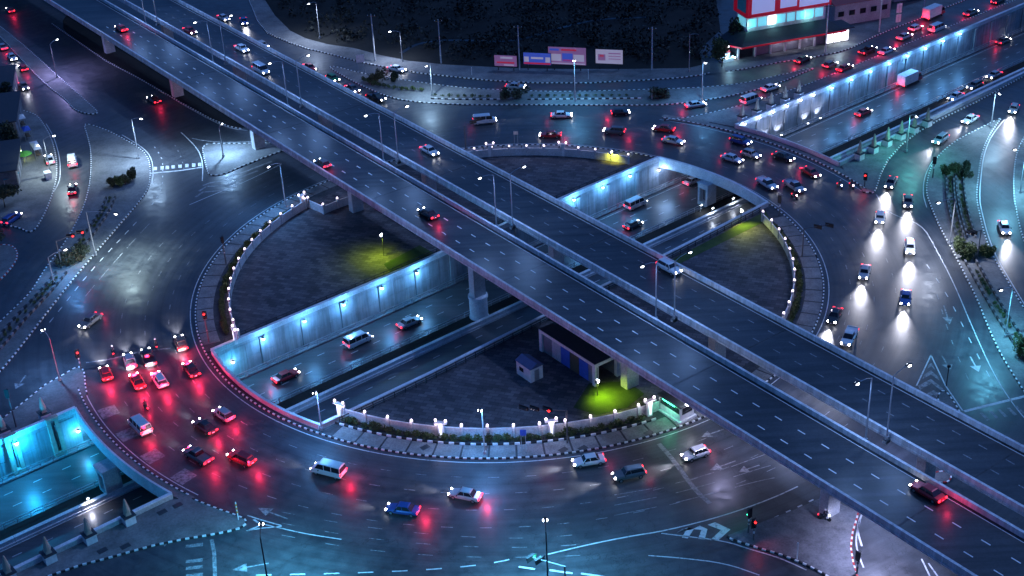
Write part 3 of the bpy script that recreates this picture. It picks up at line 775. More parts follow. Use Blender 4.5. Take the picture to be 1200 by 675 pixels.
arrow((315, 660), (272, 668), 'faded_paint'); arrow((337, 608), (302, 595), 'faded_paint'); arrow((862, 540), (862 - 30, 551), 'faded_paint'); arrow((890, 545), (866, 553), 'faded_paint'); arrow((848, 503), (822, 512), 'faded_paint'); arrow((30, 440), (18, 456), 'faded_paint'); arrow((180, 640), (198, 634), 'faded_paint')
for k in range(5):
    x0 = 210 + k * 13
for k in range(4): paint('bridge_marking', [[RP(72.2 - .9, -150 + k * 6), RP(72.2 - .9, -147.8 + k * 6), RP(74.0, -147.8 + k * 6), RP(74.0, -150 + k * 6)]], 'faded_paint')

# ------------------------------------------------------------------ viaduct
S0, S1 = -460.0, 10.0
para_me = MB().box((0, 0, 0), 9.95, .4, .8).mesh('parapet_block'); para_me.materials.append(M('concrete_light'))
fasc_me = MB().box((0, 0, 0), 9.95, .12, .34).mesh('fascia_block'); fasc_me.materials.append(M('concrete'))
dash_me = MB().box((0, 0, 0), 1.3, .17, .008).mesh('lane_dash'); dash_me.materials.append(M('deck_paint'))
def deck(label, n0, n1, rows, phase, stations, dash_mat):
    nc = (n0 + n1) / 2; root = thing('viaduct', label, 'viaduct', SN(-170, nc, 0)); O = root.location.copy()
    sc = (S0 + S1) / 2; L = S1 - S0
    MB().box(SN(sc, nc, DECK - .215), L, n1 - n0, .43, DA).build('deck_slab', 'concrete', root, O)
    MB().add([SN(S0, n0 + .3, DECK + .004), SN(S1, n0 + .3, DECK + .004), SN(S1, n1 - .3, DECK + .004), SN(S0, n1 - .3, DECK + .004)], [(0, 1, 2, 3)]).build('road_surface', 'deck_asphalt', root, O)
    g = MB(); R3 = Matrix.Rotation(DA, 3, 'Z')
    vsx = []
    for s in (S0, S1):
        for n, z in ((nc - 2.6, 6.9), (nc + 2.6, 6.9), (nc + 3.2, 8.668), (nc - 3.2, 8.668)): vsx.append(SN(s, n, z))
    g.add(vsx, [(3, 2, 1, 0), (4, 5, 6, 7), (0, 1, 5, 4), (1, 2, 6, 5), (2, 3, 7, 6), (3, 0, 4, 7)]); g.build('girder', 'concrete', root, O)
    s = S0 + 5
    while s < S1:
        for n, q in ((n0, -1), (n1, 1)):
            put('parapet_block', para_me, root, SN(s, n - q * .2, DECK + .405) - O, DA)
            put('fascia_block', fasc_me, root, SN(s, n + q * .065, DECK - .16) - O, DA)
        s += 10
    for r in rows:
        k = 0; s = phase
        while s > -330: s -= 4.18
        while s < -45:
            s += 4.18; put('lane_dash', dash_me, root, SN(s, r, DECK + .008) - O, DA, dash_mat)
    for n in (n0 + .95, n1 - .95): MB().add([SN(S0, n - .06, DECK + .009), SN(S1, n - .06, DECK + .009), SN(S1, n + .06, DECK + .009), SN(S0, n + .06, DECK + .009)], [(0, 1, 2, 3)]).build('edge_line', 'deck_paint', root, O)
    for s in range(-440, 0, 40): MB().add([SN(s - .12, n0 + .4, DECK + .0065), SN(s + .12, n0 + .4, DECK + .0065), SN(s + .12, n1 - .4, DECK + .0065), SN(s - .12, n1 - .4, DECK + .0065)], [(0, 1, 2, 3)]).build('expansion_joint', 'joint', root, O)
    for s in stations:
        p = SN(s, nc); base = FLOOR if any(inside(p, P) for P in OPEN) else 0.0
        pier = MB().box(SN(s, nc, (base + 6.1) / 2), 1.5, 2.4, 6.1 - base, DA).build('pier', 'concrete', root, O)
        MB().frustum(SN(s, nc, 6.0), 1.8, 1.9, .895, 2.6, 5.2, DA).build('pier_head', 'concrete', pier, O)
        if base < 0:
            MB().lathe(SN(s, nc, base), [(1.75, 0), (1.75, .5), (1.6, .6), (1.6, 4.2), (1.75, 4.3), (1.75, 4.7)], 20).build('pier_collar', 'concrete_light', pier, O)
    return root
ST = [-334, -294, -254, -214, -174, -134, -94, -54]
A0, A1, B0, B1 = 111.7, 122.7, 126.3, 137.0
deck('nearer of the two parallel viaduct decks, three lanes with white dashes', A0, A1, (115.1, 118.4), -104.9, ST, 'deck_paint')
deck('farther of the two parallel viaduct decks with headlights coming down it', B0, B1, (130.5, 133.7), -104.2, [s + 4 for s in ST], 'faded_paint')

# twin lamp posts between the decks
LAMP_COL = (0.24, 0.46, 1.0)
LST = [-322, -285, -250, -212.5, -176, -135, -94, -53]
def make_lamp_post(h, arm, label, group, mat='steel', base_h=.5):
    root = thing('street_lamp', label, 'street lamp', group=group)
    MB().tube([(0, 0, 0), (0, 0, h)], [.13, .08], 8).build('pole', mat, root)
    MB().box((0, 0, base_h / 2), .42, .42, base_h).build('base', mat, root)
    a = [(0, 0, h - .05), (arm * .35, 0, h + .35), (arm * .8, 0, h + .5)]
    MB().tube(a, .05, 6).build('arm', mat, root)
    hd = MB().box((arm, 0, h + .52), .95, .36, .14).box((arm, 0, h + .6), .6, .26, .06).build('lamp_head', 'dark_steel', root)
    MB().ball((arm + .03, 0, h + .42), .34, 10, 6, .45).build('lens', 'lamp_white', hd)
    return root
proto = make_lamp_post(10.0, 2.9, '', 'lamp posts between the viaduct decks')
first = True
for side in ('near', 'far'):
    for i, s in enumerate(reversed(LST)):
        o = proto if first else copy_tree(proto); first = False
        if side == 'near': o.location = SN(s, 123.35, DECK - .1); o.rotation_euler = (0, 0, atan2(-DN.y, -DN.x))
        else: o.location = SN(s + 1.5, 125.75, DECK - .1); o.rotation_euler = (0, 0, atan2(DN.y, DN.x))
        o['label'] = 'lamp post with arm over the %s deck, %s from the lower right' % ('nearer' if side == 'near' else 'farther', ORD(i))
        MB().box((0, 0, -.25), .9, .6, .5).build('bracket', 'concrete', o)
        lamp_shared('deck', 'SPOT', (2.95, 0, 10.2), 1100, LAMP_COL, o, .2, (0, 0, -1), 165, .35)

# ------------------------------------------------------------------ lamps along the underpass walls
def streaked(name, c0, c1, stain):
    m, nt, bs = nodes_of(name); p = pos(nt)
    mp = N(nt, 'ShaderNodeMapping'); nt.links.new(p, mp.inputs[0]); mp.inputs['Scale'].default_value = (1.3, 1.3, .09)
    a = noise(nt, 1.0, 6, .7, mp.outputs[0]); b = noise(nt, .45, 5, .6, p); c = noise(nt, 5, 6, .7, p)
    r = ramp(nt, b.outputs[0], [(.3, c0), (.7, c1)]); q = ramp(nt, a.outputs[0], [(.42, stain), (.58, (1, 1, 1))])
    nt.links.new(mix(nt, r.outputs[0], q.outputs[0], 1.0, 'MULTIPLY'), bs.inputs['Base Color']); bs.inputs['Roughness'].default_value = .85
    bump(nt, c.outputs[0], bs, .2, .02)
streaked('wall_concrete', (.27, .27, .28), (.4, .4, .41), (.72, .71, .7))
streaked('parapet_concrete', (.58, .58, .59), (.76, .76, .77), (.72, .71, .7))
for _o in bpy.data.objects:
    if _o.type == 'MESH' and _o.name.split('.')[0] in ('wall_panel', 'wall_core', 'pilaster'): _o.data.materials[0] = M('wall_concrete')
para_me.materials[0] = M('parapet_concrete'); fasc_me.materials[0] = M('parapet_concrete')
def wall_lamp(v, z, label, mat='lamp_blue', energy=820, col=(0.12, 0.45, 1.0), f=wN, out=-1.3):
    root = thing('wall_lamp', label, 'wall lamp', VW(v, f(v) - .4, z), TA, 'lamps along the underpass walls')
    MB().box((0, .2, -.1), .16, .5, .12).build('bracket', 'dark_steel', root)
    h = MB().ball((0, -.12, .02), .26, 10, 6).build('globe', mat, root, smooth=True)
    MB().lathe((0, -.12, .22), [(.3, 0), (.1, .14)], 10).build('cap', 'dark_steel', root)
    lamp_shared('wall' + mat + str(energy), 'POINT', (0, out, .05), energy, col, root, .15)
    return root
for i, v in enumerate([90.4, 98.5, 106.5, 114.6, 122.3]):
    wall_lamp(v, -.75, '%s blue globe lamp from the left on the panelled island wall' % ORD(i))
for i, v in enumerate([161.3, 169.0, 176.4]):
    wall_lamp(v, -.3, '%s blue globe lamp right of the viaduct on the island wall' % ORD(i))
wall_lamp(184.6, -1.7, 'left of two close globe lamps in the right island corner', 'lamp_white', 330, (.3, .55, 1.0))
wall_lamp(186.6, -1.6, 'right of two close globe lamps in the right island corner', 'lamp_white', 330, (.3, .55, 1.0))
wall_lamp(84.3, -2.6, 'globe lamp low on the wall in the left island corner', 'lamp_white', 500, (.05, .5, 1.0))
wall_lamp(47.6, -.6, 'brightest globe lamp on the cyan wall at the lower left', 'lamp_white', 2600, (.01, .42, 1.0))
wall_lamp(57.0, -3.0, 'low globe lamp on the cyan wall beside the left bridge', 'lamp_white', 800, (.02, .48, 1.0))
wall_lamp(38.0, -.6, 'globe lamp on the cyan wall at the left picture edge', 'lamp_white', 2600, (.01, .42, 1.0))
for i, v in enumerate([210.3, 215.0, 219.5, 224.0, 228.6, 232.9]):
    wall_lamp(v, .55, '%s globe lamp between obelisks on the upper right wall' % ORD(i), 'lamp_white', 260, (.3, .5, 1.0))
for i in range(8):
    wall_lamp(239.3 + 6.93 * i, .35, '%s globe lamp right of the obelisks on the upper right wall' % ORD(i), 'lamp_blue', 620, (.14, .45, 1.0))
for i, v in enumerate([217.2, 221.8, 230.8, 235]):
    root = thing('floodlight', '%s floodlight at the foot of the upper right wall' % ORD(i), 'floodlight', VW(v, wN(v) - 1.2, FLOOR + .3), TA, 'uplights below the obelisks')
    MB().box((0, 0, .12), .5, .34, .24).build('housing', 'dark_steel', root)
    MB().box((0, .03, .26), .42, .24, .05).build('lens', 'lamp_white', root)
    lamp_shared('upl', 'SPOT', (0, .1, .4), 700, (.6, .7, 1.0), root, .1, (0, .25, 1), 100, .6)
def ped_lamp(label, v, w, z, h, mat='lamp_white', energy=120, col=(.7, .8, 1.0)):
    root = thing('bollard_lamp', label, 'lamp', VW(v, w, z), TA)
    MB().tube([(0, 0, 0), (0, 0, h)], .06, 6).build('pole', 'steel', root)
    MB().box((0, -.15, h + .08), .5, .34, .14).build('lamp_head', 'dark_steel', root)
    MB().box((0, -.2, h - .02), .42, .26, .06).build('lens', mat, root)
    MB().ball((0, -.3, h + .02), .14, 8, 5).build('bulb', mat, root)
    lamp('SPOT', (0, -.35, h - .12), energy, col, root, .1, (0, -.35, -1), 150, .6)
    return root
ped_lamp('lamp left of the right hand pier frame on the planted strip', 182.6, 168.6, FLOOR + .3, 1.6, energy=200)
ped_lamp('lamp on the barrier in front of the right hand pier frame', 183, 165.9, FLOOR + .95, 1.1, energy=260)
ped_lamp('lamp on the barrier under the edge of the upper right bridge', 189, 166.0, FLOOR + .95, 1.1, energy=260)
ped_lamp('lamp on the barrier beside the left hand pier frame', 51.3, 165.9, FLOOR + .95, .8, energy=420, col=(.8, .8, 1.0))
ped_lamp('lamp on the near rail at the right of the island', 153, wS(153) - .6, .15, 1.4, energy=120)

# ------------------------------------------------------------------ obelisks
def make_obelisk():
    root = thing('obelisk', '', 'obelisk', group='obelisk pillars along the underpass')
    MB().box((0, 0, .65), 1.5, 1.5, 1.3).build('plinth', 'white_paint', root)
    MB().box((0, 0, 1.37), 1.75, 1.75, .14).build('cap', 'dark_steel', root)
    MB().frustum((0, 0, 1.44), .85, .62, .5).build('spire_foot', 'stone', root)
    MB().lathe((0, 0, 1.94), [(.5, 0), (.48, .25), (.14, 2.0), (.03, 2.15)], 10).build('spire', 'stone', root, smooth=False)
    return root
ob = make_obelisk(); used = False
def obelisk(v, w, label):
    global used
    o = copy_tree(ob) if used else ob; used = True
    o.location = VW(v, w, .15); o.rotation_euler = (0, 0, TA); o['label'] = label
for i, v in enumerate([34.5, 40.0, 45.7, 51.4]): obelisk(v, wS(v) - .95, '%s obelisk on white plinth from the left on the lower left pavement' % ORD(i))
for i, v in enumerate([213.6, 218.2, 222.8, 227.4, 232.0, 236.6]): obelisk(v, wS(v) - 1.1, '%s obelisk on the right hand pavement wedge, counted from the bridge' % ORD(i))
for i, v in enumerate([211.5, 216.2, 220.8, 225.4, 230.0]): obelisk(v, wN(v) + 1.3, '%s obelisk behind the far lamp lined wall, counted from the bridge' % ORD(i))
for i, v in enumerate([46.8, 53.2]): obelisk(v, wN(v) + 1.3, '%s obelisk above the cyan wall at the left edge' % ('left hand' if i == 0 else 'right hand'))
pil = thing('wall_buttress', 'pair of slotted concrete buttresses on the cyan wall at lower left', 'buttress', VW(47, wN(47), FLOOR))
for v in (47.0, 53.6):
    mb = MB(); O = pil.location.copy()
    for dv in (-.62, .62): mb.add([VW(v + dv - .3, wN(v) - .9, FLOOR + .3), VW(v + dv + .3, wN(v) - .9, FLOOR + .3), VW(v + dv + .3, wN(v) - .02, FLOOR + .3), VW(v + dv - .3, wN(v) - .02, FLOOR + .3),
                                   VW(v + dv - .3, wN(v) - .35, .6), VW(v + dv + .3, wN(v) - .35, .6), VW(v + dv + .3, wN(v) - .02, .6), VW(v + dv - .3, wN(v) - .02, .6)], [(3, 2, 1, 0), (4, 5, 6, 7), (0, 1, 5, 4), (1, 2, 6, 5), (2, 3, 7, 6), (3, 0, 4, 7)])
    mb.box(VW(v, wN(v) - .2, .85), 1.9, .7, .48, TA); mb.box(VW(v, wN(v) - .45, FLOOR + .7), .63, .85, .8, TA)
    mb.build('buttress', 'stone', pil, O)

# ------------------------------------------------------------------ fences with globe lamps
FENCE_COL = (.95, .78, 1.0)
def fence(label, pts, h=1.55, lit=None):
    root = thing('fence', label, 'fence', pts[0] + Vector((0, 0, .15))); O = root.location.copy()
    for i, p in enumerate(pts):
        out = (Vector((p.x, p.y, 0)) - RC).normalized(); rz = atan2(out.y, out.x)
        post = MB().box(p + Vector((0, 0, 1.15)), .38, .38, 2.0, rz).box(p + Vector((0, 0, 2.18)), .48, .48, .07, rz).build('post', 'concrete', root, O)
        if lit is None or lit(i):
            MB().ball(p + Vector((0, 0, 2.38)), .16, 8, 5).build('globe', 'lamp_pink', post, O, True)
            lamp_shared('fence', 'POINT', p - O + out * .5 + Vector((0, 0, 2.45)), 26, FENCE_COL, root, .15)
        if i:
            q = pts[i - 1]
            pan = MB().wall([q + (p - q) * .06, q + (p - q) * .94], .1, .5, .15 + h).build('fence_panel', 'concrete', root, O)
            MB().wall([q + (p - q) * .06, q + (p - q) * .94], .16, .15 + h + .003, .15 + h + .1).build('top_rail', 'concrete_light', pan, O)
            MB().wall([q + (p - q) * .06, q + (p - q) * .94], .2, .15, .497).build('plinth', 'concrete', pan, O)
    return root
def fa(a0, a1, R=49.55, st=4.3): n = max(1, round(abs(a1 - a0) / st)); return [RP(R, a0 + (a1 - a0) * i / n) for i in range(n + 1)]
fence('long lamp topped fence along the near edge of the island', fa(-121, -64))
fence('lamp topped fence curving along the right edge of the island', fa(16.5, -31))
fence('lamp topped fence curving along the left edge of the island', fa(143, 203, 48.6))
fence('lamp topped fence along the far edge of the island', fa(59, 101, 49.2))
fence('short set back fence beside the viaduct at the upper left of island', [RP(48.4, 142.2), RP(43.8, 143), RP(43.3, 138.5), RP(42.7, 134), RP(42.2, 129.5)])
def gate_pillar(label, p):
    out = (p - RC).normalized(); root = thing('gate_pillar', label, 'pillar', p + Vector((0, 0, .15)), atan2(out.y, out.x))
    MB().box((0, 0, 1.3), .5, .8, 2.6).build('shaft', 'white_paint', root)
    MB().box((0, 0, 2.66), .7, 1.9, .12).build('crossbar', 'concrete', root)
    for s in (-1, 1):
        MB().tube([(0, s * .75, 2.72), (0, s * .75, 2.9)], .04).build('stem', 'steel', root)
        MB().ball((0, s * .75, 3.05), .2, 8, 5).build('globe', 'lamp_pink', root, smooth=True)
    MB().box((.27, 0, 1.3), .05, .3, 2.0).build('light_tube', 'tube_white', root)
    lamp_shared('gate', 'POINT', (.8, 0, 2.6), 50, FENCE_COL, root, .15)
for a, lb in ((-121.5, 'lit twin globe pillar at the left end of the near fence'), (-102.5, 'lit twin globe pillar in the near fence, left of the red signal'), (-84, 'lit twin globe pillar in the near fence behind the red signal'), (-66.5, 'lit twin globe pillar at the right end of the near fence')): gate_pillar(lb, RP(50.0, a))
for a, lb in ((93, 'lit twin globe pillar at the left of the far fence'), (75.5, 'lit twin globe pillar at the middle of the far fence'), (203.5, 'lit twin globe pillar at the lower end of the left fence'), (143, 'lit twin globe pillar at the upper end of the left fence')): gate_pillar(lb, RP(49.3, a))

# ------------------------------------------------------------------ plants
def bush_mesh(name, rx, ry, rz, n, size, mat, seed):
    mb = MB(); r = random.Random(seed)
    for k in range(5):
        leaf_cloud(mb, (r.uniform(-.5, .5) * rx, r.uniform(-.5, .5) * ry, rz * r.uniform(.45, .75)), rx * .6, ry * .6, rz * .5, n // 5, size, r)
    me = mb.mesh(name); me.materials.append(M(mat)); return me
hedge_me = [bush_mesh('bush', .95, .6, .95, 260, .13, 'leaf', 20 + i) for i in range(3)]
def hedge(label, pts, kb=None, sc=1.0, skip=0.0):
    root = thing('hedge', label, 'hedge', pts[0] + Vector((0, 0, .15))); O = root.location.copy()
    for i, (p, q) in enumerate(zip(pts, pts[1:])):
        if random.random() < skip: continue
        o = put('bush', random.choice(hedge_me), root, (p + q) / 2 + Vector((0, 0, .12)) - O, atan2((q - p).y, (q - p).x) + random.choice((0, pi)))
        s = sc * random.uniform(.8, 1.15); o.scale = (s, s * random.uniform(.85, 1.1), s * random.uniform(.75, 1.2))
    if kb: kerb(kb, root, 'kerb_black', .42, .2, O, .8)
    return root
def ha(a0, a1, R): return resample(arcp(R, a0, a1), 1.4)
hedge('green hedge between the near fence and the kerb planter', ha(-120.5, -67, 50.5), arcp(51.35, -121.5, -66))
hedge('green hedge along the outside of the right island fence', ha(14, -30, 50.5), None, 1.05)
hedge('dark hedge along the outside of the left island fence', ha(147, 200, 50.0), None, 1.05)
def twin_planter(label, cl, half, sc, sk, both=True):
    c = chaikin(PX(cl, .15), 2, False)
    n = [Vector((-(c[min(i + 1, len(c) - 1)] - c[max(i - 1, 0)]).normalized().y, (c[min(i + 1, len(c) - 1)] - c[max(i - 1, 0)]).normalized().x, 0)) for i in range(len(c))]
    L = [p + q * half for p, q in zip(c, n)]; R = [p - q * half for p, q in zip(c, n)]
    root = hedge(label, resample(c, 1.5), None, sc, sk); O = root.location.copy()
    for P in (L, R):
        pts = resample(P, 1.0); a, b = MB(), MB()
        for i, (p, q) in enumerate(zip(pts, pts[1:])):
            d = q - p; cc = (p + q) / 2
            (a if i % 2 else b).box((cc.x, cc.y, .37), d.length * .9, .3, .5, atan2(d.y, d.x))
        a.build('planter_blocks', 'concrete_dark', root, O)['kind'] = 'stuff'; b.build('planter_blocks', 'kerb_black', root, O)['kind'] = 'stuff'
    return root
twin_planter('planter hedge with block edging on the left channel island', [(130, 232), (124, 247), (107, 272), (90, 294)], .9, .65, .25)
twin_planter('long planter with block edging at the lower left channel island', [(72, 320), (58, 338), (40, 357), (22, 376), (2, 400), (-8, 412)], 1.0, .6, .35)
twin_planter('left row of the twin hedge planters on the right island', [(1113, 208), (1114, 232), (1118, 255), (1127, 284)], .7, .6, .2)
twin_planter('right row of the twin hedge planters on the right island', [(1124, 206), (1126, 230), (1131, 255), (1139, 280)], .7, .6, .2)
twin_planter('planter hedge on the lower part of the right island', [(1135, 303), (1150, 330), (1167, 360), (1184, 387), (1200, 410), (1212, 428)], .95, .72, .1)
hedge('low hedge in the bright part of the long far island', resample(PX([(425, 95), (440, 101), (470, 106), (500, 108)], .15), 1.6), None, 1.0)
hedge('thin hedge with block edging on the long far island', resample(PX([(505, 113), (545, 114.5), (585, 115)], .15), 1.8), chaikin(PX([(505, 116), (545, 117), (590, 117)], .15), 1, False), .6)
hedge('sparse hedge with block edging right of the far island tree', resample(PX([(618, 114), (680, 113.5), (740, 113)], .15), 1.8), chaikin(PX([(618, 117), (680, 116.5), (755, 115.5)], .15), 1, False), .6)

def make_tree(name, label, px, h, r, mat='leaf', n=900, size=.2, cat='tree', group=None, lobes=7, trunk=.12, z=.15):
    p = G(*px, z); root = thing(name, label, cat, p, group=group); rr = random.Random(int(px[0] * 7 + px[1] * 13))
    mb = MB().tube([(0, 0, 0), (.05, .02, h * .4), (.02, .08, h * .7)], [trunk, trunk * .7, trunk * .35], 7)
    for k in range(5):
        a = rr.uniform(0, 6.28); z0 = h * rr.uniform(.3, .5)
        mb.tube([(0.04, 0.02, z0), (cos(a) * r * .35, sin(a) * r * .35, z0 + h * .15), (cos(a) * r * .7, sin(a) * r * .7, z0 + h * .28)], [trunk * .45, trunk * .3, trunk * .1], 5)
    mb.build('trunk', 'bark', root)
    mb = MB()
    lo, hi = (.2, .72) if cat == 'shrub' else (.5, .85)
    for k in range(lobes):
        a = rr.uniform(0, 6.28); q = rr.uniform(.1, .7) * r; s = rr.uniform(.35, .6)
        leaf_cloud(mb, (cos(a) * q, sin(a) * q, h * rr.uniform(lo, hi)), r * s, r * s, h * (.3 if cat == 'shrub' else .22), n // lobes, size, rr)
    mb.build('crown', mat, root)
    return root
GT = 'clipped shrubs on the traffic islands'
for i, (px, h, r, m, lb) in enumerate([((131, 219), 1.9, .9, 'leaf_dark', 'leftmost dark shrub of the group on the left channel island'), ((139, 217), 2.2, 1.1, 'leaf', 'tall middle shrub of the group on the left channel island'), ((147, 216), 2.0, 1.0, 'leaf_dark', 'third shrub of the group on the left channel island'), ((156, 211), 2.4, 1.0, 'leaf_dark', 'rightmost dark shrub of the group on the left channel island'),
        ((76, 311), 2.2, 1.7, 'leaf_dark', 'dark shrub left of the signal post on the left channel island'), ((86, 308), 2.4, 2.0, 'leaf_brown', 'brown broad shrub beside the left signal post'), ((96, 301), 2.5, 1.8, 'leaf_dark', 'dark round shrub right of the left signal post'),
        ((1108, 206), 2.4, 1.3, 'leaf', 'left shrub of the group at the head of the right island hedges'), ((1119, 203), 2.6, 1.4, 'leaf', 'middle shrub of the group at the head of the right island hedges'), ((1131, 201), 2.4, 1.0, 'leaf_dark', 'small upper right shrub of the group on the right island'), ((1132, 208), 2.3, 1.1, 'leaf_dark', 'small lower right shrub of the group on the right island'),
        ((1125, 293), 2.4, 1.4, 'leaf', 'left shrub of the bright group beside the right island signal'), ((1128, 302), 2.2, 1.4, 'leaf', 'lower left shrub of the bright group on the right island'), ((1139, 299), 2.2, 1.4, 'leaf', 'middle shrub of the bright group on the right island'), ((1152, 300), 2.2, 1.2, 'leaf', 'shrub right of the signal post on the right island'), ((1158, 300), 2.0, 1.0, 'leaf', 'rightmost shrub of the bright group on the right island'),
        ((1197, 416), 3.2, 1.7, 'leaf', 'bright round shrub at the right edge of the picture'),
        ((592, 116), 2.6, 1.5, 'leaf_dark', 'left dark shrub of the pair in the middle of the far island'), ((608, 116), 2.8, 2.3, 'leaf_dark', 'right dark shrub of the pair in the middle of the far island'), ((767, 114), 2.6, 1.9, 'leaf_dark', 'left dark shrub near the right end of the far island'), ((778, 114), 2.6, 1.7, 'leaf_dark', 'right dark shrub near the right end of the far island'),
        ((448, 95), 3.4, 1.5, 'leaf_brown', 'pointed brown shrub on the bright end of the far island'), ((437, 97), 2.2, 1.8, 'leaf_brown', 'low brown shrub on the bright end of the far island'), ((462, 96), 3.0, .8, 'leaf_dark', 'slim dark shrub on the bright end of the far island')]):
    make_tree('shrub', lb, px, h * 1.1, r * 1.2, m, 1100, .17, 'shrub', GT, 8, .07)
make_tree('tree', 'green lit tree beside the fairy lights left of the corner shop', (846, 78), 7, 3.0, 'leaf', 1500, .28)
make_tree('tree', 'dark tree behind the left corner of the shop', (862, 58), 8, 3.6, 'leaf_dark', 1500, .3)
make_tree('tree', 'dark tree between the shop roofs at the left edge', (14, 176), 6, 3.0, 'leaf_dark', 1500, .26)
make_tree('tree', 'dark tree beside the cluttered shop at the left edge', (12, 122), 5.5, 2.6, 'leaf_dark', 1400, .26)
make_tree('tree', 'dark tree crown at the left edge below the stalls', (6, 243), 5, 3.4, 'leaf_dark', 1600, .26)
make_tree('tree', 'dark tree at the left edge above the small pavement corner', (-2, 292), 5, 2.8, 'leaf_dark', 1300, .26)

# ------------------------------------------------------------------ street lamps and poles on the ground
def heading(a, b, z=0): d = G(*b, z) - G(*a, z); return atan2(d.y, d.x)
def street_lamp(label, base, h, arm, towards, mat='steel', lit=True, energy=900, col=LAMP_COL, z=.15, cone=165, blend=.8):
    o = make_lamp_post(h, arm, label, 'street lamps beside the roads', mat)
    o.location = G(*base, z); o.rotation_euler = (0, 0, heading(base, towards))
    if lit: lamp('SPOT', (arm, 0, h + .2), energy * 3.2, (col[0] ** 1.6, col[1] ** 1.2, col[2]), o, .2, (0, 0, -1), cone, blend)
    else:
        for c in o.children_recursive:
            if c.name.startswith('lens'): c.material_slots[0].link = 'OBJECT'; c.material_slots[0].material = M('glass_dark')
    return o
street_lamp('long armed lamp post assumed on the left channel island beside the ring', (112, 299), 9.0, 6.5, (160, 306), energy=4200, col=(.75, .9, .95), cone=140, blend=1.0)  # position and arm assumed, set to cast the pale pool on the road
street_lamp('bent lamp post on the left channel island near the dark shrubs', (63.7, 333), 5.5, 3.2, (110, 318), energy=900)
street_lamp('lamp post with arm left of the viaduct beside the island fence', (335, 243), 9.5, 3.0, (300, 262), energy=1500)
street_lamp('slim green lamp post on the near pavement of the island', (568, 532), 8.0, 1.2, (560, 560), energy=1500)
street_lamp('slim lamp post at the left end of the near pavement', (377, 504), 7.0, 1.2, (370, 530), energy=1200)
street_lamp('lamp post on the pavement at the waste ground edge', (471.6, 72), 7.5, 2.4, (440, 76), energy=1500, col=(.7, .75, 1.0))
street_lamp('unlit lamp post by the side road left of the corner shop', (807.5, 84), 9, 2.0, (830, 90), lit=False)
street_lamp('lamp post beside the slip road at the far upper left', (375, 45), 9.5, 2.6, (345, 58), energy=2200, col=(.7, .75, 1.0))
street_lamp('lamp post on the long far island near the hedge start', (506.7, 112), 7.5, 2.0, (480, 135), energy=2000, col=(.6, .75, 1.0))
street_lamp('lamp post in the middle of the long far island', (674, 119), 10, 2.0, (674, 140), energy=1800, col=(.3, .6, 1.0))
street_lamp('lamp post near the right end of the long far island', (822.7, 117), 9, 2.0, (840, 140), energy=1200, col=(.3, .55, 1.0))
street_lamp('tall lamp post rising from the bottom edge of the picture', (643, 704), 11, 1.6, (640, 660), 'dark_steel', energy=9000, col=(.28, .62, 1.0))
street_lamp('dark curved lamp post at the bottom edge left of centre', (318, 706), 10.5, 2.0, (324, 660), 'dark_steel', energy=9000, col=(.25, .64, 1.0))
street_lamp('pole on the tapering median at the upper left with added violet lamp', (67, 91), 8.5, 2.4, (90, 80), energy=2600, col=(.62, .5, 1.0))  # lit head added on the small pole to tint the road violet
def assumed_soffit_lamp(label, p, energy, col):  # assumed lamps, none visible, added under the decks to light the road
    root = thing('assumed_soffit_lamp', label, 'lamp', p, DA)
    MB().box((0, 0, -.06), 1.2, .4, .12).build('housing', 'dark_steel', root)
    MB().box((0, 0, -.15), 1.0, .3, .06).build('lens', 'lamp_white', root)
    lamp('SPOT', (0, 0, -.35), energy, col, root, .3, (0, 0, -1), 150, .5)
assumed_soffit_lamp('assumed lamp under the near deck above the lower right slip road', SN(-84, 115.5, 6.88), 7000, (.5, .56, 1.0))  # assumed source for the light pool on the slip road
assumed_soffit_lamp('assumed lamp under the far deck above the ring at the right', SN(-112, 130.2, 6.88), 5000, (.42, .5, .9))  # assumed lamp, brightens the road showing in the gap between decks
assumed_soffit_lamp('assumed lamp under the far deck near the small red kerb island', SN(-96, 130.2, 6.88), 4000, (.36, .46, 1.0))  # also assumed, more light on the road in the deck gap
assumed_soffit_lamp('assumed lamp under the near deck beside the kiosk', SN(-112, 115.4, 6.88), 1800, (.5, .5, .9))  # assumed lamp, brightens the ground below the deck
street_lamp('lamp post on the channel island above the left crosswalk', (163, 186), 9, 2.4, (200, 190), energy=3600, col=(.6, .72, 1.0))
street_lamp('lamp post at the far right pavement edge', (1195, 226), 9, 2.6, (1165, 232), energy=3600, col=(.4, .75, 1.0))
street_lamp('lamp post at the tip of the right channel island', (1161, 150), 8, 2.0, (1180, 168), energy=3000, col=(.55, .75, 1.0))
street_lamp('lamp post at the right pavement wedge beside the obelisks', (1062, 178), 8, 2.0, (1085, 190), energy=1500, col=(.3, .9, .85))
street_lamp('lamp post on the small triangular island left of the viaduct', (262, 184), 6.5, 1.5, (272, 172), energy=3600, col=(.5, .65, 1.0))
street_lamp('lamp post on the stall pavement at the left edge', (60, 205), 8, 2.2, (85, 200), energy=2000, col=(.75, .85, .9))
street_lamp('lamp post added beside the bright shrubs to light the right approach', (1113, 286), 9, 4.2, (1075, 300), energy=2400, col=(.8, .82, 1.0))  # added post, fills the right approach with light around the headlight pools
street_lamp('lamp post on the lower half of the right island', (1178, 395), 9, 2.6, (1150, 405), energy=2700, col=(.3, .7, 1.0))
street_lamp('lamp post at the lower left pavement above the cyan wall', (70, 446), 8, 2.2, (55, 430), energy=1600, col=(.35, .5, 1.0))
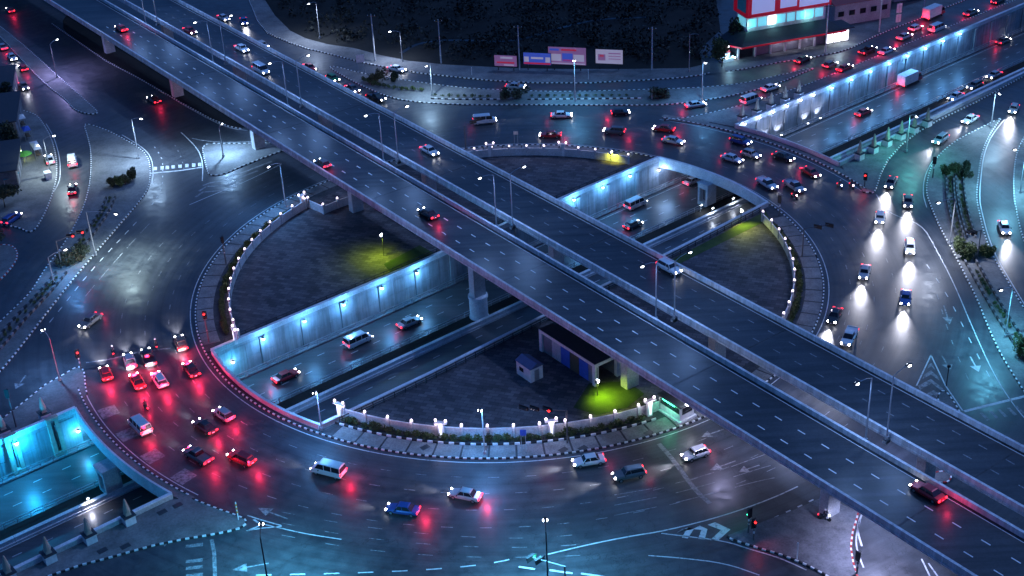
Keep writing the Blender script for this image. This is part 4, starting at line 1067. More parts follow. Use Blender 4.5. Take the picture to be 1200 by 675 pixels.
def utility_pole(label, base, h):
    p = G(*base, .06); root = thing('utility_pole', label, 'pole', p, heading(base, (base[0] + 40, base[1])), 'utility poles on the waste ground')
    MB().tube([(0, 0, 0), (0, 0, h)], [.2, .13], 7).build('pole', 'concrete', root)
    MB().box((0, 0, h - .5), 2.0, .14, .16).build('crossarm', 'wood', root)
    for x in (-.85, 0, .85): MB().lathe((x, 0, h - .42), [(.06, 0), (.09, .1), (.05, .24)], 6).build('insulator', 'concrete_light', root)
for b, h, lb in (((440, 72), 12, 'tall utility pole left of the four billboards by the bright island'), ((517, 74), 11, 'tall utility pole between bright island and leftmost billboard'), ((609, 82), 11, 'tall utility pole between the two left billboards'), ((764, 82), 10.5, 'tall utility pole right of all the billboards'), ((967, 62), 12, 'utility pole in front of the bright shop corner'), ((1030, 38), 11, 'utility pole right of the bright shop corner'), ((1082, 14), 11, 'utility pole at the top right of the frontage road')): utility_pole(lb, b, h)
for b, h, lb in (((553, 88), 1.9, 'short marker post on the far pavement left of billboards'), ((689.5, 93), 2.4, 'short marker post on the far pavement right of billboards'), ((764, 117), 2.6, 'short white post on the right part of far island'), ((934, 655), 2.6, 'thin white post on the dark triangular island')):
    o = MB().tube([(0, 0, 0), (0, 0, h)], [.07, .06], 6).box((0, 0, h), .2, .2, .1).build('marker_post', 'white_paint'); o.location = G(*b, .15); tag(o, lb, 'post')

# ------------------------------------------------------------------ traffic signals
def signal_head(parent, c, face, lit, flat=False):
    R = Matrix.Rotation(face, 3, 'Z'); c = Vector(c)
    wd, ht = (1.25, .42) if flat else (.42, 1.25)
    hd = MB().box(c, .3, wd, ht, face).build('signal_head', 'black_plastic', parent)
    MB().box(c + R @ Vector((-.17, 0, 0)), .04, wd + .3, ht + .3, face).build('backboard', 'black_plastic', hd)
    for k, (nm, d) in enumerate((('red', .4), ('amber', 0), ('green', -.4))):
        on = lit == nm; off = Vector((0, d, 0)) if flat else Vector((0, 0, d))
        MB().ball(c + R @ (Vector((.15, 0, 0)) + off), .2 if on else .14, 8, 5).build('signal_lamp', {'red': 'stop_red', 'green': 'go_green'}[nm] if on else 'glass_dark', hd)
        MB().box(c + R @ (Vector((.25, 0, .17)) + off), .24, .34, .03, face).build('visor', 'black_plastic', hd)
    if lit: lamp('SPOT', c + R @ Vector((.55, 0, .1)), 110, {'red': (1, .05, .06), 'green': (.05, 1, .55)}[lit], parent, .1, R @ Vector((1, 0, -.45)), 140, .5)
def signal(label, base, h, face_px, lit=None, arm=0.0, arm_px=None, heads=(), striped=True, z=.15):
    p = G(*base, z); root = thing('traffic_signal', label, 'traffic signal', p)
    MB().tube([(0, 0, 0), (0, 0, h)], [.13, .1], 8).build('pole', 'signal_steel', root)
    if striped:
        for k in range(3): MB().lathe((0, 0, .35 + k * .8), [(.115, 0), (.115, .4)], 8).build('white_band', 'white_paint', root)
    f = heading(base, face_px)
    if arm:
        a = heading(base, arm_px); d = Vector((cos(a), sin(a), 0))
        MB().tube([Vector((0, 0, h - .1)), d * arm + Vector((0, 0, h + .25))], [.1, .07], 6).build('arm', 'signal_steel', root)
        for t, l in heads: signal_head(root, d * arm * t + Vector((0, 0, h + .25 * t - .1)), f, l, True)
    else: signal_head(root, (.0, .0, h + .5), f, lit)
    return root
signal('arm signal with two red lights on the left channel island', (73, 314), 5.6, (60, 400), None, 4.6, (100, 305), ((.6, 'red'), (1.0, 'red')))
signal('low red signal at the tip of the left pavement wedge', (95, 433), 2.4, (130, 480), 'red')
signal('red signal on a pole at the left edge of the round island', (245, 401), 4.6, (215, 470), 'red')
signal('mast signal with red light on the near island pavement', (665, 519), 5.8, (600, 590), None, 6.2, (560, 517), ((.45, 'red'), (.75, None), (1.0, None)))
signal('dark arm signal behind the viaduct at the top of the ring', (546, 175), 5.4, (500, 130), None, 4.0, (585, 158), ((.6, None), (1.0, None)))
signal('dark arm signal on the right island pavement', (940, 300), 5.6, (985, 260), None, 4.6, (985, 296), ((.55, None), (1.0, None)))
signal('dark post signal beside the vans at the right of the island', (913, 253), 3.0, (960, 225), None)
signal('dark post signal at the left tip of the right island', (1093, 208), 3.2, (1100, 160), 'green')
signal('leaning arm signal among the bright shrubs on the right island', (1145, 304), 5.8, (1090, 330), None, 2.6, (1120, 312), ((.7, None), (1.0, None)))
signal('taller dark signal at the tip of the lower right island', (877, 624), 2.8, (840, 600), 'green')
signal('red signal at the tip of the lower right island', (883, 633), 2.2, (940, 675), 'red')
signal('arm signal rising from the bottom edge of the picture', (663, 704), 5.6, (600, 660), None, 4.4, (620, 694), ((.75, 'green'), (1.0, None)))
signal('red pedestrian signal on the right pavement wedge', (1013, 219), 1.6, (990, 260), 'red', striped=False)
signal('dark signal pole above the cyan wall at the left edge', (19, 500), 5.6, (60, 420), None)
signal('dark signal post on the red white kerb at the lower right', (1004, 672), 2.4, (1060, 640), None)
signal('dark tall signal post left of the island fence', (265, 309), 4.4, (190, 330), None)
def sign_board(label, base, w, h, hh, mat, face, z=.15):
    root = thing('road_sign', label, 'sign', G(*base, z), heading(base, face) + pi / 2)
    for s in (-1, 1): MB().tube([(s * w * .35, 0, 0), (s * w * .35, 0, hh)], .05, 6).build('post', 'steel', root)
    MB().box((0, 0, hh + h / 2 - .2), w, .08, h).build('board', mat, root)
sign_board('white back of a road sign at the left tip of far island', (424, 88), 1.9, 1.9, 3.4, 'white_paint', (424, 120))
sign_board('small blue and white sign on the near island pavement', (614, 529), .9, 1.0, 3.0, 'canvas_blue', (610, 580))
sign_board('small white direction sign at the far fence', (605, 170), 1.0, .8, 2.6, 'steel', (600, 200))
root = thing('hazard_post', 'white and orange striped post on the lower left pavement tip', 'post', G(279.5, 609, .15))
MB().tube([(0, 0, 0), (0, 0, 3.0)], .09, 8).build('pole', 'white_paint', root)
for k in range(3): MB().lathe((0, 0, 1.2 + k * .6), [(.12, 0), (.12, .3)], 8).build('orange_band', 'orange_paint', root)
root = thing('pole', 'slim pole with camera beside the chevrons at the right', 'pole', G(1109, 452), 0)
MB().tube([(0, 0, 0), (0, 0, 3.4)], .08, 6).build('shaft', 'dark_steel', root); MB().box((0, 0, 3.5), .45, .3, .4).build('camera_box', 'black_plastic', root)
# floodlights in the island
def flood(label, base, h, aim, energy, col, cone=110, z=.16, housing='dark_steel'):
    p = G(*base, z); root = thing('floodlight', label, 'floodlight', p); d = (G(*aim) - p); d.z = 0; f = atan2(d.y, d.x)
    MB().tube([(0, 0, 0), (0, 0, h)], .07, 6).build('pole', 'dark_steel', root)
    MB().box((0, 0, h + .1), .4, .6, .35, f).build('housing', housing, root)
    R = Matrix.Rotation(f, 3, 'Z')
    MB().box(R @ Vector((.22, 0, 0)) + Vector((0, 0, h + .08)), .08, .52, .3, f).ball((0, 0, h + .34), .12, 8, 5).build('lens', 'lamp_white', root)
    v = d.normalized() * max(d.length, .5) * .55 + Vector((0, 0, -h))
    lamp('SPOT', R @ Vector((.42, 0, 0)) + Vector((0, 0, h)), energy, col, root, .12, v, cone, 1.0)
YG = (.55, .85, .02)
flood('floodlight throwing yellow green light on the grass left of viaduct', (450, 300), 4.2, (438, 306), 2200, YG, 155)
flood('floodlight throwing green light beside the white shelter frame', (700, 464), 2.6, (718, 470), 2200, YG, 155)
flood('floodlight lighting the right end of the far fence yellow', (716, 192), 2.2, (722, 186), 900, (.8, .8, .03), 140)
flood('floodlight lighting the plaza yellow green near the right fence', (868, 262), 2.6, (880, 274), 1700, (.75, .85, .1), 130)
flood('floodlight on the lower left plaza edge by the trench rail', (602, 262), 3.0, (590, 262), 120, (.1, .55, 1.0), 120)

# ------------------------------------------------------------------ huts, shelter, kiosk under the viaduct
root = thing('hut', 'small pale hut with blue ridged roof on the dark plaza', 'hut', G(621, 440, .165), DA)
MB().box((0, 0, 1.25), 3.6, 2.4, 2.5).build('walls', 'white_paint', root)
mb = MB().add([(-1.95, -1.35, 2.45), (1.95, -1.35, 2.45), (1.95, 1.35, 2.45), (-1.95, 1.35, 2.45), (-1.95, 0, 3.15), (1.95, 0, 3.15)], [(0, 1, 5, 4), (2, 3, 4, 5), (0, 4, 3), (1, 2, 5), (3, 2, 1, 0)]); mb.build('roof', 'roof_blue', root)
MB().box((1.82, 0, 1.0), .06, .9, 1.95).build('door', 'steel', root); MB().box((-.5, -1.22, 1.4), 1.0, .06, .7).build('window', 'glass_dark', root)
sh = thing('shelter', 'long dark roofed shelter with white portal frame under the viaduct', 'shelter', SN(-144, 115.4, .165), DA)
L2 = 6.6
for n in (-2.2, 2.2):
    mb = MB()
    for s in (-L2, L2): mb.box((s, n, 1.75), .7, .7, 3.5)
    mb.box((0, n, 3.75), 2 * L2 + .7, .7, .5); mb.build('portal_frame', 'white_paint', sh)
for s in (-L2, L2): MB().box((s, 0, 3.75), .7, 3.698, .498).build('end_beam', 'white_paint', sh)
MB().box((0, 0, 4.06), 2 * L2 + .5, 5.0, .1).build('roof', 'roof_dark', sh)
MB().box((0, 2.0, 1.7), 2 * L2 - .72, .1, 3.3).build('back_wall', 'concrete_dark', sh)
for k, m in enumerate(('shutter', 'concrete', 'canvas_blue', 'wood', 'canvas_blue', 'shutter')): MB().box((-L2 + 1.4 + k * 2.25, -2.2, 1.75), 2.15, .1, 3.45).build('stored_board', m, sh)
ks = thing('kiosk', 'green lit police kiosk under the near deck at the kerb', 'kiosk', G(793, 484, .155), DA)
MB().box((0, 0, 1.4), 4.4, 2.8, 2.6).build('walls', 'white_paint', ks); MB().box((0, 0, .15), 5.0, 3.4, .3).build('plinth', 'concrete_light', ks)
MB().box((0, 0, 2.82), 5.0, 3.4, .22).build('roof', 'roof_dark', ks); MB().box((0, -1.43, 1.9), 4.0, .06, .9).build('window', 'glass_dark', ks); MB().box((2.22, 0, 1.8), .06, 2.0, 1.1).build('window', 'glass_dark', ks)
MB().tube([(-1.4, -1.6, 2.5), (1.2, -1.6, 2.5)], .06, 6).build('green_tube', 'go_green', ks)
lamp('POINT', (0.4, -2.1, 2.2), 150, (.1, 1.0, .55), ks, .3); lamp('POINT', (3.2, 0, 4.2), 260, (.8, .85, 1.0), ks, .3)
MB().box((2.6, -.4, 3.2), .5, .3, .5).build('roof_lamp', 'lamp_white', ks)

# ------------------------------------------------------------------ corner shop at the upper right
sx = heading((872, 66), (975, 48)); shop = thing('corner_shop', 'two storey corner shop with big red and white sign band', 'shop', G(918, 60, .15), sx)
MB().box((2, 3.6, 1.7), 26, 6.6, 3.4).build('ground_floor', 'concrete_dark', shop)
aw = [(-12.5, -2.4, 3.45), (15.5, -2.4, 3.45), (12.2, 1.7, 5.7), (-9.2, 1.7, 5.7), (-14.5, 1, 3.45), (-14.0, 6.9, 3.45), (-9.2, 6.9, 5.7), (15.5, 6.9, 3.45), (12.2, 6.9, 5.7)]
MB().add(aw + [(x, y, z - .2) for x, y, z in aw], [(0, 1, 2, 3), (4, 0, 3), (5, 4, 3, 6), (1, 7, 8, 2), (12, 11, 10, 9), (12, 9, 13), (15, 12, 13, 14), (11, 17, 16, 10), (0, 9, 10, 1), (4, 13, 9, 0), (5, 14, 13, 4), (1, 10, 16, 7)]).build('awning', 'roof_dark', shop)
MB().wall([Vector((-14.5, 1, 0)), Vector((-12.5, -2.45, 0)), Vector((15.5, -2.45, 0))], .12, 3.3, 3.7).build('awning_edge', 'sign_red', shop)
MB().box((1.5, 4.6, 7.3), 21, 5.4, 4.0).build('upper_floor', 'concrete_light', shop)
for i in range(8): MB().box((-7.6 + i * 2.55, 1.86, 7.6), 2.1, .08, 2.1).build('window', 'shop_window' if i not in (2,) else 'shop_window_white', shop)
MB().box((-9.03, 4.6, 7.6), .08, 4.0, 2.1).build('window', 'shop_window', shop)
sg = MB().box((1.5, 4.2, 12.2), 22.4, 7.0, 5.6).build('sign_band', 'sign_red', shop)
for x, w, hh in ((-5.6, 6.0, 4.3), (1.1, 4.4, 3.6), (8.0, 8.0, 4.5)): MB().box((x, .66, 12.4), w, .1, hh).build('sign_panel', 'sign_face', sg)
MB().box((-9.74, 3.6, 12.2), .1, 4.2, 3.6).build('side_window', 'canvas_teal', sg)
for i, (x, m) in enumerate(((-10.0, 'glass_dark'), (-5.6, 'shutter'), (-1.6, 'shutter'), (2.2, 'shutter'), (6.4, 'shutter'), (10.4, 'shutter'))): MB().box((x, .26, 1.55), 3.5, .1, 2.9).build('shop_shutter', m, shop)
for x in (-12.2, -7.7, -3.6, .3, 4.3, 8.3, 12.5): MB().box((x, -.1, 1.7), .4, .5, 3.4).build('column', 'concrete_light', shop)
for x in (2.2, 6.4, -1.6):
    MB().box((x, -.6, 3.3), .5, .3, .12).build('downlight', 'lamp_white', shop); lamp('SPOT', (x, -.8, 3.15), 120, (.7, .7, 1.0), shop, .1, (0, .5, -1), 120, .7)
lamp('POINT', (-2, .9, 7.4), 160, (.3, .9, .9), shop, .3); lamp('POINT', (7, .9, 7.4), 160, (.3, .9, .9), shop, .3); lamp('POINT', (-8.5, 1.0, 7.4), 120, (.3, .9, .9), shop, .3)
bx = thing('shop_building', 'bright open corner shop right of the big sign band', 'shop', G(981, 50, .15), sx)
MB().box((0, 2.2, 1.8), 6.5, 4.2, 3.6).build('walls', 'concrete_dark', bx)
for x in (-2.1, 0, 2.1): MB().box((x, .05, 1.5), 1.8, .1, 2.5).build('lit_window', 'shop_window_white', bx)
MB().box((3.3, 2.0, 1.6), .1, 3.0, 2.4).build('lit_window', 'shop_window_white', bx); MB().box((0, 1.6, 3.75), 7.4, 6.0, .2).build('roof', 'roof_dark', bx)
MB().box((.8, -.3, 2.9), 1.6, .12, .6).build('blue_sign', 'board_blue', bx)
lamp('SPOT', (0, -.8, 3.2), 420, (.6, .85, 1.0), bx, .4, (0, -.6, -1), 150, .6)
for nm, lb, px, L, D, Hh, rf in (('row_house', 'dark red roofed building behind the bright corner shop', (1010, 26), 16, 10, 5.5, 'roof_red'), ('row_house', 'dark pale walled house at the top edge right of the shop', (985, 2), 18, 9, 8, 'roof_dark'), ('row_house', 'low dim building beside the banner at the top right', (1075, -2), 14, 9, 4.5, 'roof_red')):
    b = thing(nm, lb, 'building', G(*px, .1), sx)
    MB().box((0, D / 2, Hh / 2), L, D, Hh).build('walls', 'concrete', b)
    MB().add([(-L / 2 - .4, -.5, Hh), (L / 2 + .4, -.5, Hh), (L / 2 + .4, D + .5, Hh), (-L / 2 - .4, D + .5, Hh), (-L / 2 - .4, D / 2, Hh + 1.8), (L / 2 + .4, D / 2, Hh + 1.8)], [(0, 1, 5, 4), (2, 3, 4, 5), (0, 4, 3), (1, 2, 5), (3, 2, 1, 0)]).build('roof', rf, b)
    for i in range(int(L / 3.2)): w_ = MB().box((-L / 2 + 1.8 + i * 3.1, -.04, Hh * .55), 1.6, .08, 1.3).build('window', 'glass_dark', b)
root = thing('banner', 'tall white banner on a post beside the frontage road', 'banner', G(1052, 30, .15), sx)
MB().tube([(0, 0, 0), (0, 0, 6)], .08, 6).build('post', 'steel', root); MB().box((0, 0, 4.5), 1.5, .1, 2.4).build('cloth', 'white_paint', root); MB().box((0, 0, 1.9), 1.4, .1, 2.0).build('cloth', 'white_paint', root)
root = thing('fairy_light_shrine', 'shrine with blue and white fairy lights left of the shop', 'shrine', G(851, 71, .15), sx)
MB().box((0, 0, .4), 3.2, 2.0, .8).build('base', 'concrete', root); MB().box((0, 0, 1.5), 1.2, 1.0, 1.4).build('spirit_house', 'white_paint', root)
MB().frustum((0, 0, 2.2), 1.7, .1, 1.5).build('roof', 'roof_red', root)
for x, z, m in ((-1.3, 1.2, 'lamp_blue'), (1.2, 1.1, 'lamp_blue'), (0, 3.8, 'lamp_white'), (1.8, .8, 'lamp_white'), (-.4, 1.0, 'lamp_white')): MB().ball((x, -.9, z), .2, 8, 5).build('bulb', m, root)
lamp('POINT', (0, -1.8, 2.2), 320, (.35, .75, 1.0), root, .3)
# billboards
def billboard(label, px, w, h, zb, face, blocks):
    root = thing('billboard', label, 'billboard', G(*px, .06), heading((600, 90), (740, 90)) - radians(7))
    for s in (-1, 1): MB().tube([(s * w * .35, .15, 0), (s * w * .35, .15, zb + h)], .12, 6).build('post', 'dark_steel', root)
    MB().box((0, 0, zb + h / 2), w, .16, h).build('board', face, root)
    MB().box((0, .12, zb + h / 2), w + .16, .06, h + .16).build('frame', 'dark_steel', root)
    for x, z, bw, bh, m in blocks: MB().box((x * w / 2, -.1, zb + h / 2 + z * h / 2), bw * w / 2, .04, bh * h / 2).build('print', m, root)
billboard('leftmost small pink and white billboard in the dark', (593, 83), 5.4, 2.6, 1.2, 'board_pink', ((.1, .65, 1.1, .4), (0, -.35, 1.5, .3), ) and ((.1, .62, 1.1, .35, 'board_white'), (0, -.3, 1.6, .3, 'board_red'), (.3, -.75, .9, .2, 'board_white')))
billboard('blue billboard with red foot left of the large one', (630, 83), 6.6, 2.8, 1.6, 'board_blue', ((-.78, -.1, .34, .9, 'board_white'), (.78, -.1, .34, .9, 'board_white'), (0, .15, .9, .35, 'board_white'), (0, -.8, 1.96, .3, 'board_red')))
billboard('largest pink billboard with three picture panels', (665, 83), 9.0, 4.2, 1.6, 'board_pink', ((-.68, .72, .5, .25, 'board_blue'), (.1, .72, .8, .2, 'board_red'), (-.62, -.2, .6, .8, 'board_white'), (.02, -.15, .56, .95, 'board_blue'), (.02, -.5, .5, .2, 'board_red'), (.62, -.2, .56, .8, 'board_white'), (0, -.88, 1.9, .12, 'board_white')))
billboard('pale pink billboard standing apart on the right', (714, 82), 6.4, 3.4, 1.6, 'board_white', ((-.55, -.1, .55, .9, 'board_pink'), (-.55, .1, .3, .3, 'board_red'), (.4, .5, .9, .16, 'board_pink'), (.4, .1, .9, .12, 'board_pink'), (.4, -.3, .9, .12, 'board_pink')))

# ------------------------------------------------------------------ stalls at the left edge
def stall(label, px, rz, w, d, h, cmat):
    root = thing('market_stall', label, 'stall', G(*px, .15), rz)
    for x in (-1, 1):
        for y in (-1, 1): MB().tube([(x * w * .46, y * d * .46, 0), (x * w * .46, y * d * .46, h)], .05, 5).build('leg', 'steel', root)
    MB().add([(-w / 2, -d / 2, h), (w / 2, -d / 2, h), (w / 2, d / 2, h), (-w / 2, d / 2, h), (0, 0, h + .6)], [(0, 1, 4), (1, 2, 4), (2, 3, 4), (3, 0, 4), (3, 2, 1, 0)]).build('canopy', cmat, root)
    MB().box((0, 0, .8), w * .8, d * .6, .1).build('counter', 'wood', root)
    return root
hs = heading((25, 150), (50, 190))
for i, (px, c, lb) in enumerate((((27, 148), 'white_paint', 'small white canopy stall at the upper end of the stall row'), ((33, 162), 'canvas_blue', 'blue canopy stall in the stall row at the left'), ((44, 182), 'white_paint', 'long white canopy stall in the stall row at the left'), ((19, 213), 'canvas_teal', 'teal canopy stall beside the dark roof at the left edge'), ((10, 219), 'canvas_teal', 'lower teal canopy stall at the left edge'))):
    stall(lb, px, hs, 5.2 if i == 2 else 3.0, 1.6, 2.3, c)
root = thing('parasol', 'bright green round parasol among the left stalls', 'parasol', G(31, 191, .15))
MB().tube([(0, 0, 0), (0, 0, 2.4)], .04, 6).build('pole', 'steel', root); MB().lathe((0, 0, 2.1), [(1.6, 0), (1.1, .3), (.1, .62)], 10).build('canopy', 'canvas_green', root)
lamp('POINT', (-1.2, 1.6, 1.9), 220, (.75, .9, .1), root, .2); MB().ball((-1.2, 1.6, 2.2), .14).build('bulb', 'lamp_green', root)
lamp('POINT', (2.2, 3.0, 2.6), 160, (.8, .9, .7), root, .2)
o = thing('utility_box', 'white cabinet at the kerb end of the left stall pavement', 'cabinet', G(57, 209, .15), hs)
MB().box((0, 0, .7), 1.6, 1.2, 1.4).build('case', 'white_paint', o); MB().box((0, -.62, .7), 1.3, .05, 1.1).build('door', 'steel', o); MB().box((0, 0, 1.44), 1.7, 1.3, .08).build('lid', 'concrete_light', o)
for nm, lb, px, L, D, Hh, rf in (('row_house', 'dark flat roofed shop at the left edge behind the stalls', (2, 205), 16, 8, 4, 'roof_dark'), ('row_house', 'dark shop roof at the left edge above the stall row', (-2, 150), 18, 10, 4.5, 'roof_dark'), ('row_house', 'cluttered dark shop at the left edge below the headlights', (2, 112), 14, 7, 4.5, 'roof_dark')):
    b = thing(nm, lb, 'building', G(*px, .15), hs + pi / 2 - .25)
    MB().box((0, 0, Hh / 2), D, L, Hh).build('walls', 'concrete_dark', b)
    MB().box((0, 0, Hh + .1), D + .8, L + .8, .2).build('roof', rf, b)
    for i in range(4): MB().box((D / 2 + .04, -L / 2 + 2 + i * 3.6, 1.4), .08, 2.4, 2.2).build('shutter', 'shutter', b)

# ------------------------------------------------------------------ vehicles (front is +x, origin on the road under the middle)
def loft(mb, st):
    # st: list of (x, half width, z bottom, z shoulder, z top, top half width)
    o = len(mb.v); k = 8
    for x, hw, zb, zs, zt, tw in st:
        mb.v += [Vector(p) for p in ((x, -hw * .86, zb), (x, -hw, zb + .16), (x, -hw, zs), (x, -tw, zt), (x, tw, zt), (x, hw, zs), (x, hw, zb + .16), (x, hw * .86, zb))]
    for i in range(len(st) - 1):
        for j in range(k): a, b = o + i * k + j, o + i * k + (j + 1) % k; mb.f.append((a, b, b + k, a + k))
    mb.f.append(tuple(o + j for j in range(k))); mb.f.append(tuple(o + (len(st) - 1) * k + j for j in reversed(range(k))))
    return mb
wheel_me = MB().tube([(0, -.11, 0), (0, -.09, 0), (0, .09, 0), (0, .11, 0)], [.27, .32, .32, .27], 14).mesh('wheel'); wheel_me.materials.append(M('rubber'))
rim_me = MB().tube([(0, -.118, 0), (0, .118, 0)], .19, 10).mesh('rim'); rim_me.materials.append(M('rim'))
def vehicle_meshes(kind):
    D = {}; b, g, r = MB(), MB(), MB()
    if kind in ('sedan', 'hatchback', 'suv'):
        L = {'sedan': 2.3, 'hatchback': 2.0, 'suv': 2.3}[kind]; up = {'sedan': 0, 'hatchback': .05, 'suv': .18}[kind]; W = .9
        zb, zs, zt = .26 + up * .4, .72 + up, .86 + up
        loft(b, [(-L, W * .84, zb + .14, zs - .06, zt - .1, W * .7), (-L + .14, W * .94, zb + .02, zs, zt, W * .8), (-L + .7, W, zb, zs + .02, zt + .05, W * .86), (0, W, zb, zs + .02, zt + .05, W * .86), (L - 1.2, W, zb, zs, zt + .01, W * .84), (L - .35, W * .93, zb + .02, zs - .1, zt - .13, W * .78), (L, W * .78, zb + .12, zs - .16, zt - .22, W * .62)])
        h = 1.45 + up * 1.1; rb = {'sedan': -L + .75, 'hatchback': -L + .15, 'suv': -L + .12}[kind]; rt = {'sedan': -.95, 'hatchback': -L + .6, 'suv': -L + .45}[kind]
        wf, ff = L - 1.35, .45
        g.add([(rb, -W * .82, zt), (wf, -W * .82, zt), (ff, -W * .64, h - .05), (rt, -W * .64, h - .05), (rb, W * .82, zt), (wf, W * .82, zt), (ff, W * .64, h - .05), (rt, W * .64, h - .05)], [(0, 1, 2, 3), (7, 6, 5, 4), (1, 5, 6, 2), (4, 0, 3, 7), (3, 2, 6, 7)])
        r.add([(rt - .08, -W * .66, h - .06), (ff + .1, -W * .66, h - .06), (ff + .1, W * .66, h - .06), (rt - .08, W * .66, h - .06), (rt + .08, -W * .56, h), (ff - .1, -W * .56, h), (ff - .1, W * .56, h), (rt + .08, W * .56, h)], [(0, 1, 5, 4), (1, 2, 6, 5), (2, 3, 7, 6), (3, 0, 4, 7), (4, 5, 6, 7)])
        for s in (-1, 1):
            for x0, x1 in ((rb + .1, rt + .1), (-.12, -.02), (wf - .02, ff + .02)):
                a0, a1 = Vector((x0, s * W * .825, zt)), Vector((x1 if x1 != x0 else x0, s * W * .65, h - .05)); r.tube([a0, a1], .035, 4)
        D['lamps'] = (L - .1, W * .66, zs - .12); D['tails'] = (-L + .03, W * .72, zs + .0); wx, wr = L - .85, 1.0
    elif kind == 'pickup':
        L, W, zb, zs, zt = 2.6, .92, .38, .92, 1.04
        loft(b, [(-L, W * .92, zb + .1, zs - .02, zt - .04, W * .86), (-L + .1, W * .97, zb, zs, zt, W * .9), (-.5, W, zb, zs, zt, W * .9), (1.2, W, zb, zs, zt + .04, W * .86), (L - .3, W * .95, zb, zs - .04, zt - .06, W * .8), (L, W * .82, zb + .12, zs - .1, zt - .16, W * .66)])
        b.box((-1.55, -W * .93, 1.12), 1.95, .08, .2).box((-1.55, W * .93, 1.12), 1.95, .08, .2).box((-L + .06, 0, 1.12), .08, W * 1.9, .2)
        h = 1.75; g.add([(-.62, -W * .84, zt), (1.3, -W * .84, zt), (.55, -W * .68, h - .05), (-.42, -W * .68, h - .05), (-.62, W * .84, zt), (1.3, W * .84, zt), (.55, W * .68, h - .05), (-.42, W * .68, h - .05)], [(0, 1, 2, 3), (7, 6, 5, 4), (1, 5, 6, 2), (4, 0, 3, 7), (3, 2, 6, 7)])
        r.add([(-.5, -W * .7, h - .06), (.65, -W * .7, h - .06), (.65, W * .7, h - .06), (-.5, W * .7, h - .06), (-.38, -W * .6, h), (.48, -W * .6, h), (.48, W * .6, h), (-.38, W * .6, h)], [(0, 1, 5, 4), (1, 2, 6, 5), (2, 3, 7, 6), (3, 0, 4, 7), (4, 5, 6, 7)])
        D['lamps'] = (L - .1, W * .68, zs - .1); D['tails'] = (-L + .02, W * .8, zs - .05); wx, wr = 1.65, 1.15
        D['bed'] = True
    elif kind == 'van':
        L, W, zb = 2.5, .95, .3
        loft(b, [(-L, W * .92, zb + .1, 1.1, 1.18, W * .9), (-L + .12, W, zb, 1.12, 1.2, W * .94), (L - .8, W, zb, 1.1, 1.18, W * .93), (L - .2, W * .94, zb, .85, 1.0, W * .85), (L, W * .84, zb + .1, .7, .82, W * .7)])
        h = 2.1; g.add([(-L + .03, -W * .92, 1.2), (L - .75, -W * .92, 1.17), (L - 1.35, -W * .8, h - .1), (-L + .15, -W * .8, h - .1), (-L + .03, W * .92, 1.2), (L - .75, W * .92, 1.17), (L - 1.35, W * .8, h - .1), (-L + .15, W * .8, h - .1)], [(0, 1, 2, 3), (7, 6, 5, 4), (1, 5, 6, 2), (4, 0, 3, 7), (3, 2, 6, 7)])
        r.add([(-L + .08, -W * .83, h - .12), (L - 1.3, -W * .83, h - .12), (L - 1.3, W * .83, h - .12), (-L + .08, W * .83, h - .12), (-L + .25, -W * .72, h), (L - 1.55, -W * .72, h), (L - 1.55, W * .72, h), (-L + .25, W * .72, h)], [(0, 1, 5, 4), (1, 2, 6, 5), (2, 3, 7, 6), (3, 0, 4, 7), (4, 5, 6, 7)])
        for s in (-1, 1):
            for x in (-L + .12, -1.0, .2): r.tube([(x, s * W * .93, 1.18), (x + .05, s * W * .815, h - .1)], .05, 4)
        D['lamps'] = (L - .08, W * .7, .72); D['tails'] = (-L + .02, W * .84, 1.0); wx, wr = 1.6, 1.05
    else:                                                            # box truck
        L, W = 3.6, 1.05
        loft(b, [(1.9, W * .96, .5, 1.3, 1.4, W * .92), (2.1, W, .45, 1.3, 1.4, W * .94), (3.3, W, .45, 1.2, 1.32, W * .92), (L, W * .92, .5, 1.0, 1.15, W * .85)])
        b.box((-.2, 0, .58), 6.6, 1.2, .25)
        h = 2.25; g.add([(1.95, -W * .92, 1.4), (3.45, -W * .92, 1.3), (3.0, -W * .82, h - .05), (1.98, -W * .82, h - .05), (1.95, W * .92, 1.4), (3.45, W * .92, 1.3), (3.0, W * .82, h - .05), (1.98, W * .82, h - .05)], [(0, 1, 2, 3), (7, 6, 5, 4), (1, 5, 6, 2), (4, 0, 3, 7), (3, 2, 6, 7)])
        r.add([(1.9, -W * .86, h - .06), (3.1, -W * .86, h - .06), (3.1, W * .86, h - .06), (1.9, W * .86, h - .06), (2.0, -W * .76, h + .04), (2.9, -W * .76, h + .04), (2.9, W * .76, h + .04), (2.0, W * .76, h + .04)], [(0, 1, 5, 4), (1, 2, 6, 5), (2, 3, 7, 6), (3, 0, 4, 7), (4, 5, 6, 7)])
        cg = MB().box((-.9, 0, 1.9), 5.3, 2.2, 2.3)
        for x in range(6): cg.box((-3.2 + x * .92, 0, 1.9), .06, 2.26, 2.2)
        D['cargo'] = cg.mesh('cargo_box'); D['cargo'].materials.append(M('white_paint'))
        D['lamps'] = (L - .06, W * .72, .85); D['tails'] = (-3.58, W * .85, .78); wx, wr = 2.5, 1.25
    for nm, q, m in (('body', b, 'car_white'), ('windows', g, 'glass_dark'), ('roof', r, 'car_white')):
        me = q.mesh(nm); me.materials.append(M(m)); D[nm] = me
    hl = MB().ball((0, 0, 0), .17, 8, 5).mesh('headlight'); hl.materials.append(M('head_light')); D['headlight'] = hl
    tl = MB().box((0, 0, 0), .1, .36, .24).mesh('tail_light'); tl.materials.append(M('tail_light')); D['tail_light'] = tl
    bp = MB().box((0, 0, 0), .16, 1.5, .16).mesh('bumper'); bp.materials.append(M('black_plastic')); D['bumper'] = bp
    D['wheels'] = (wx, wr); return D
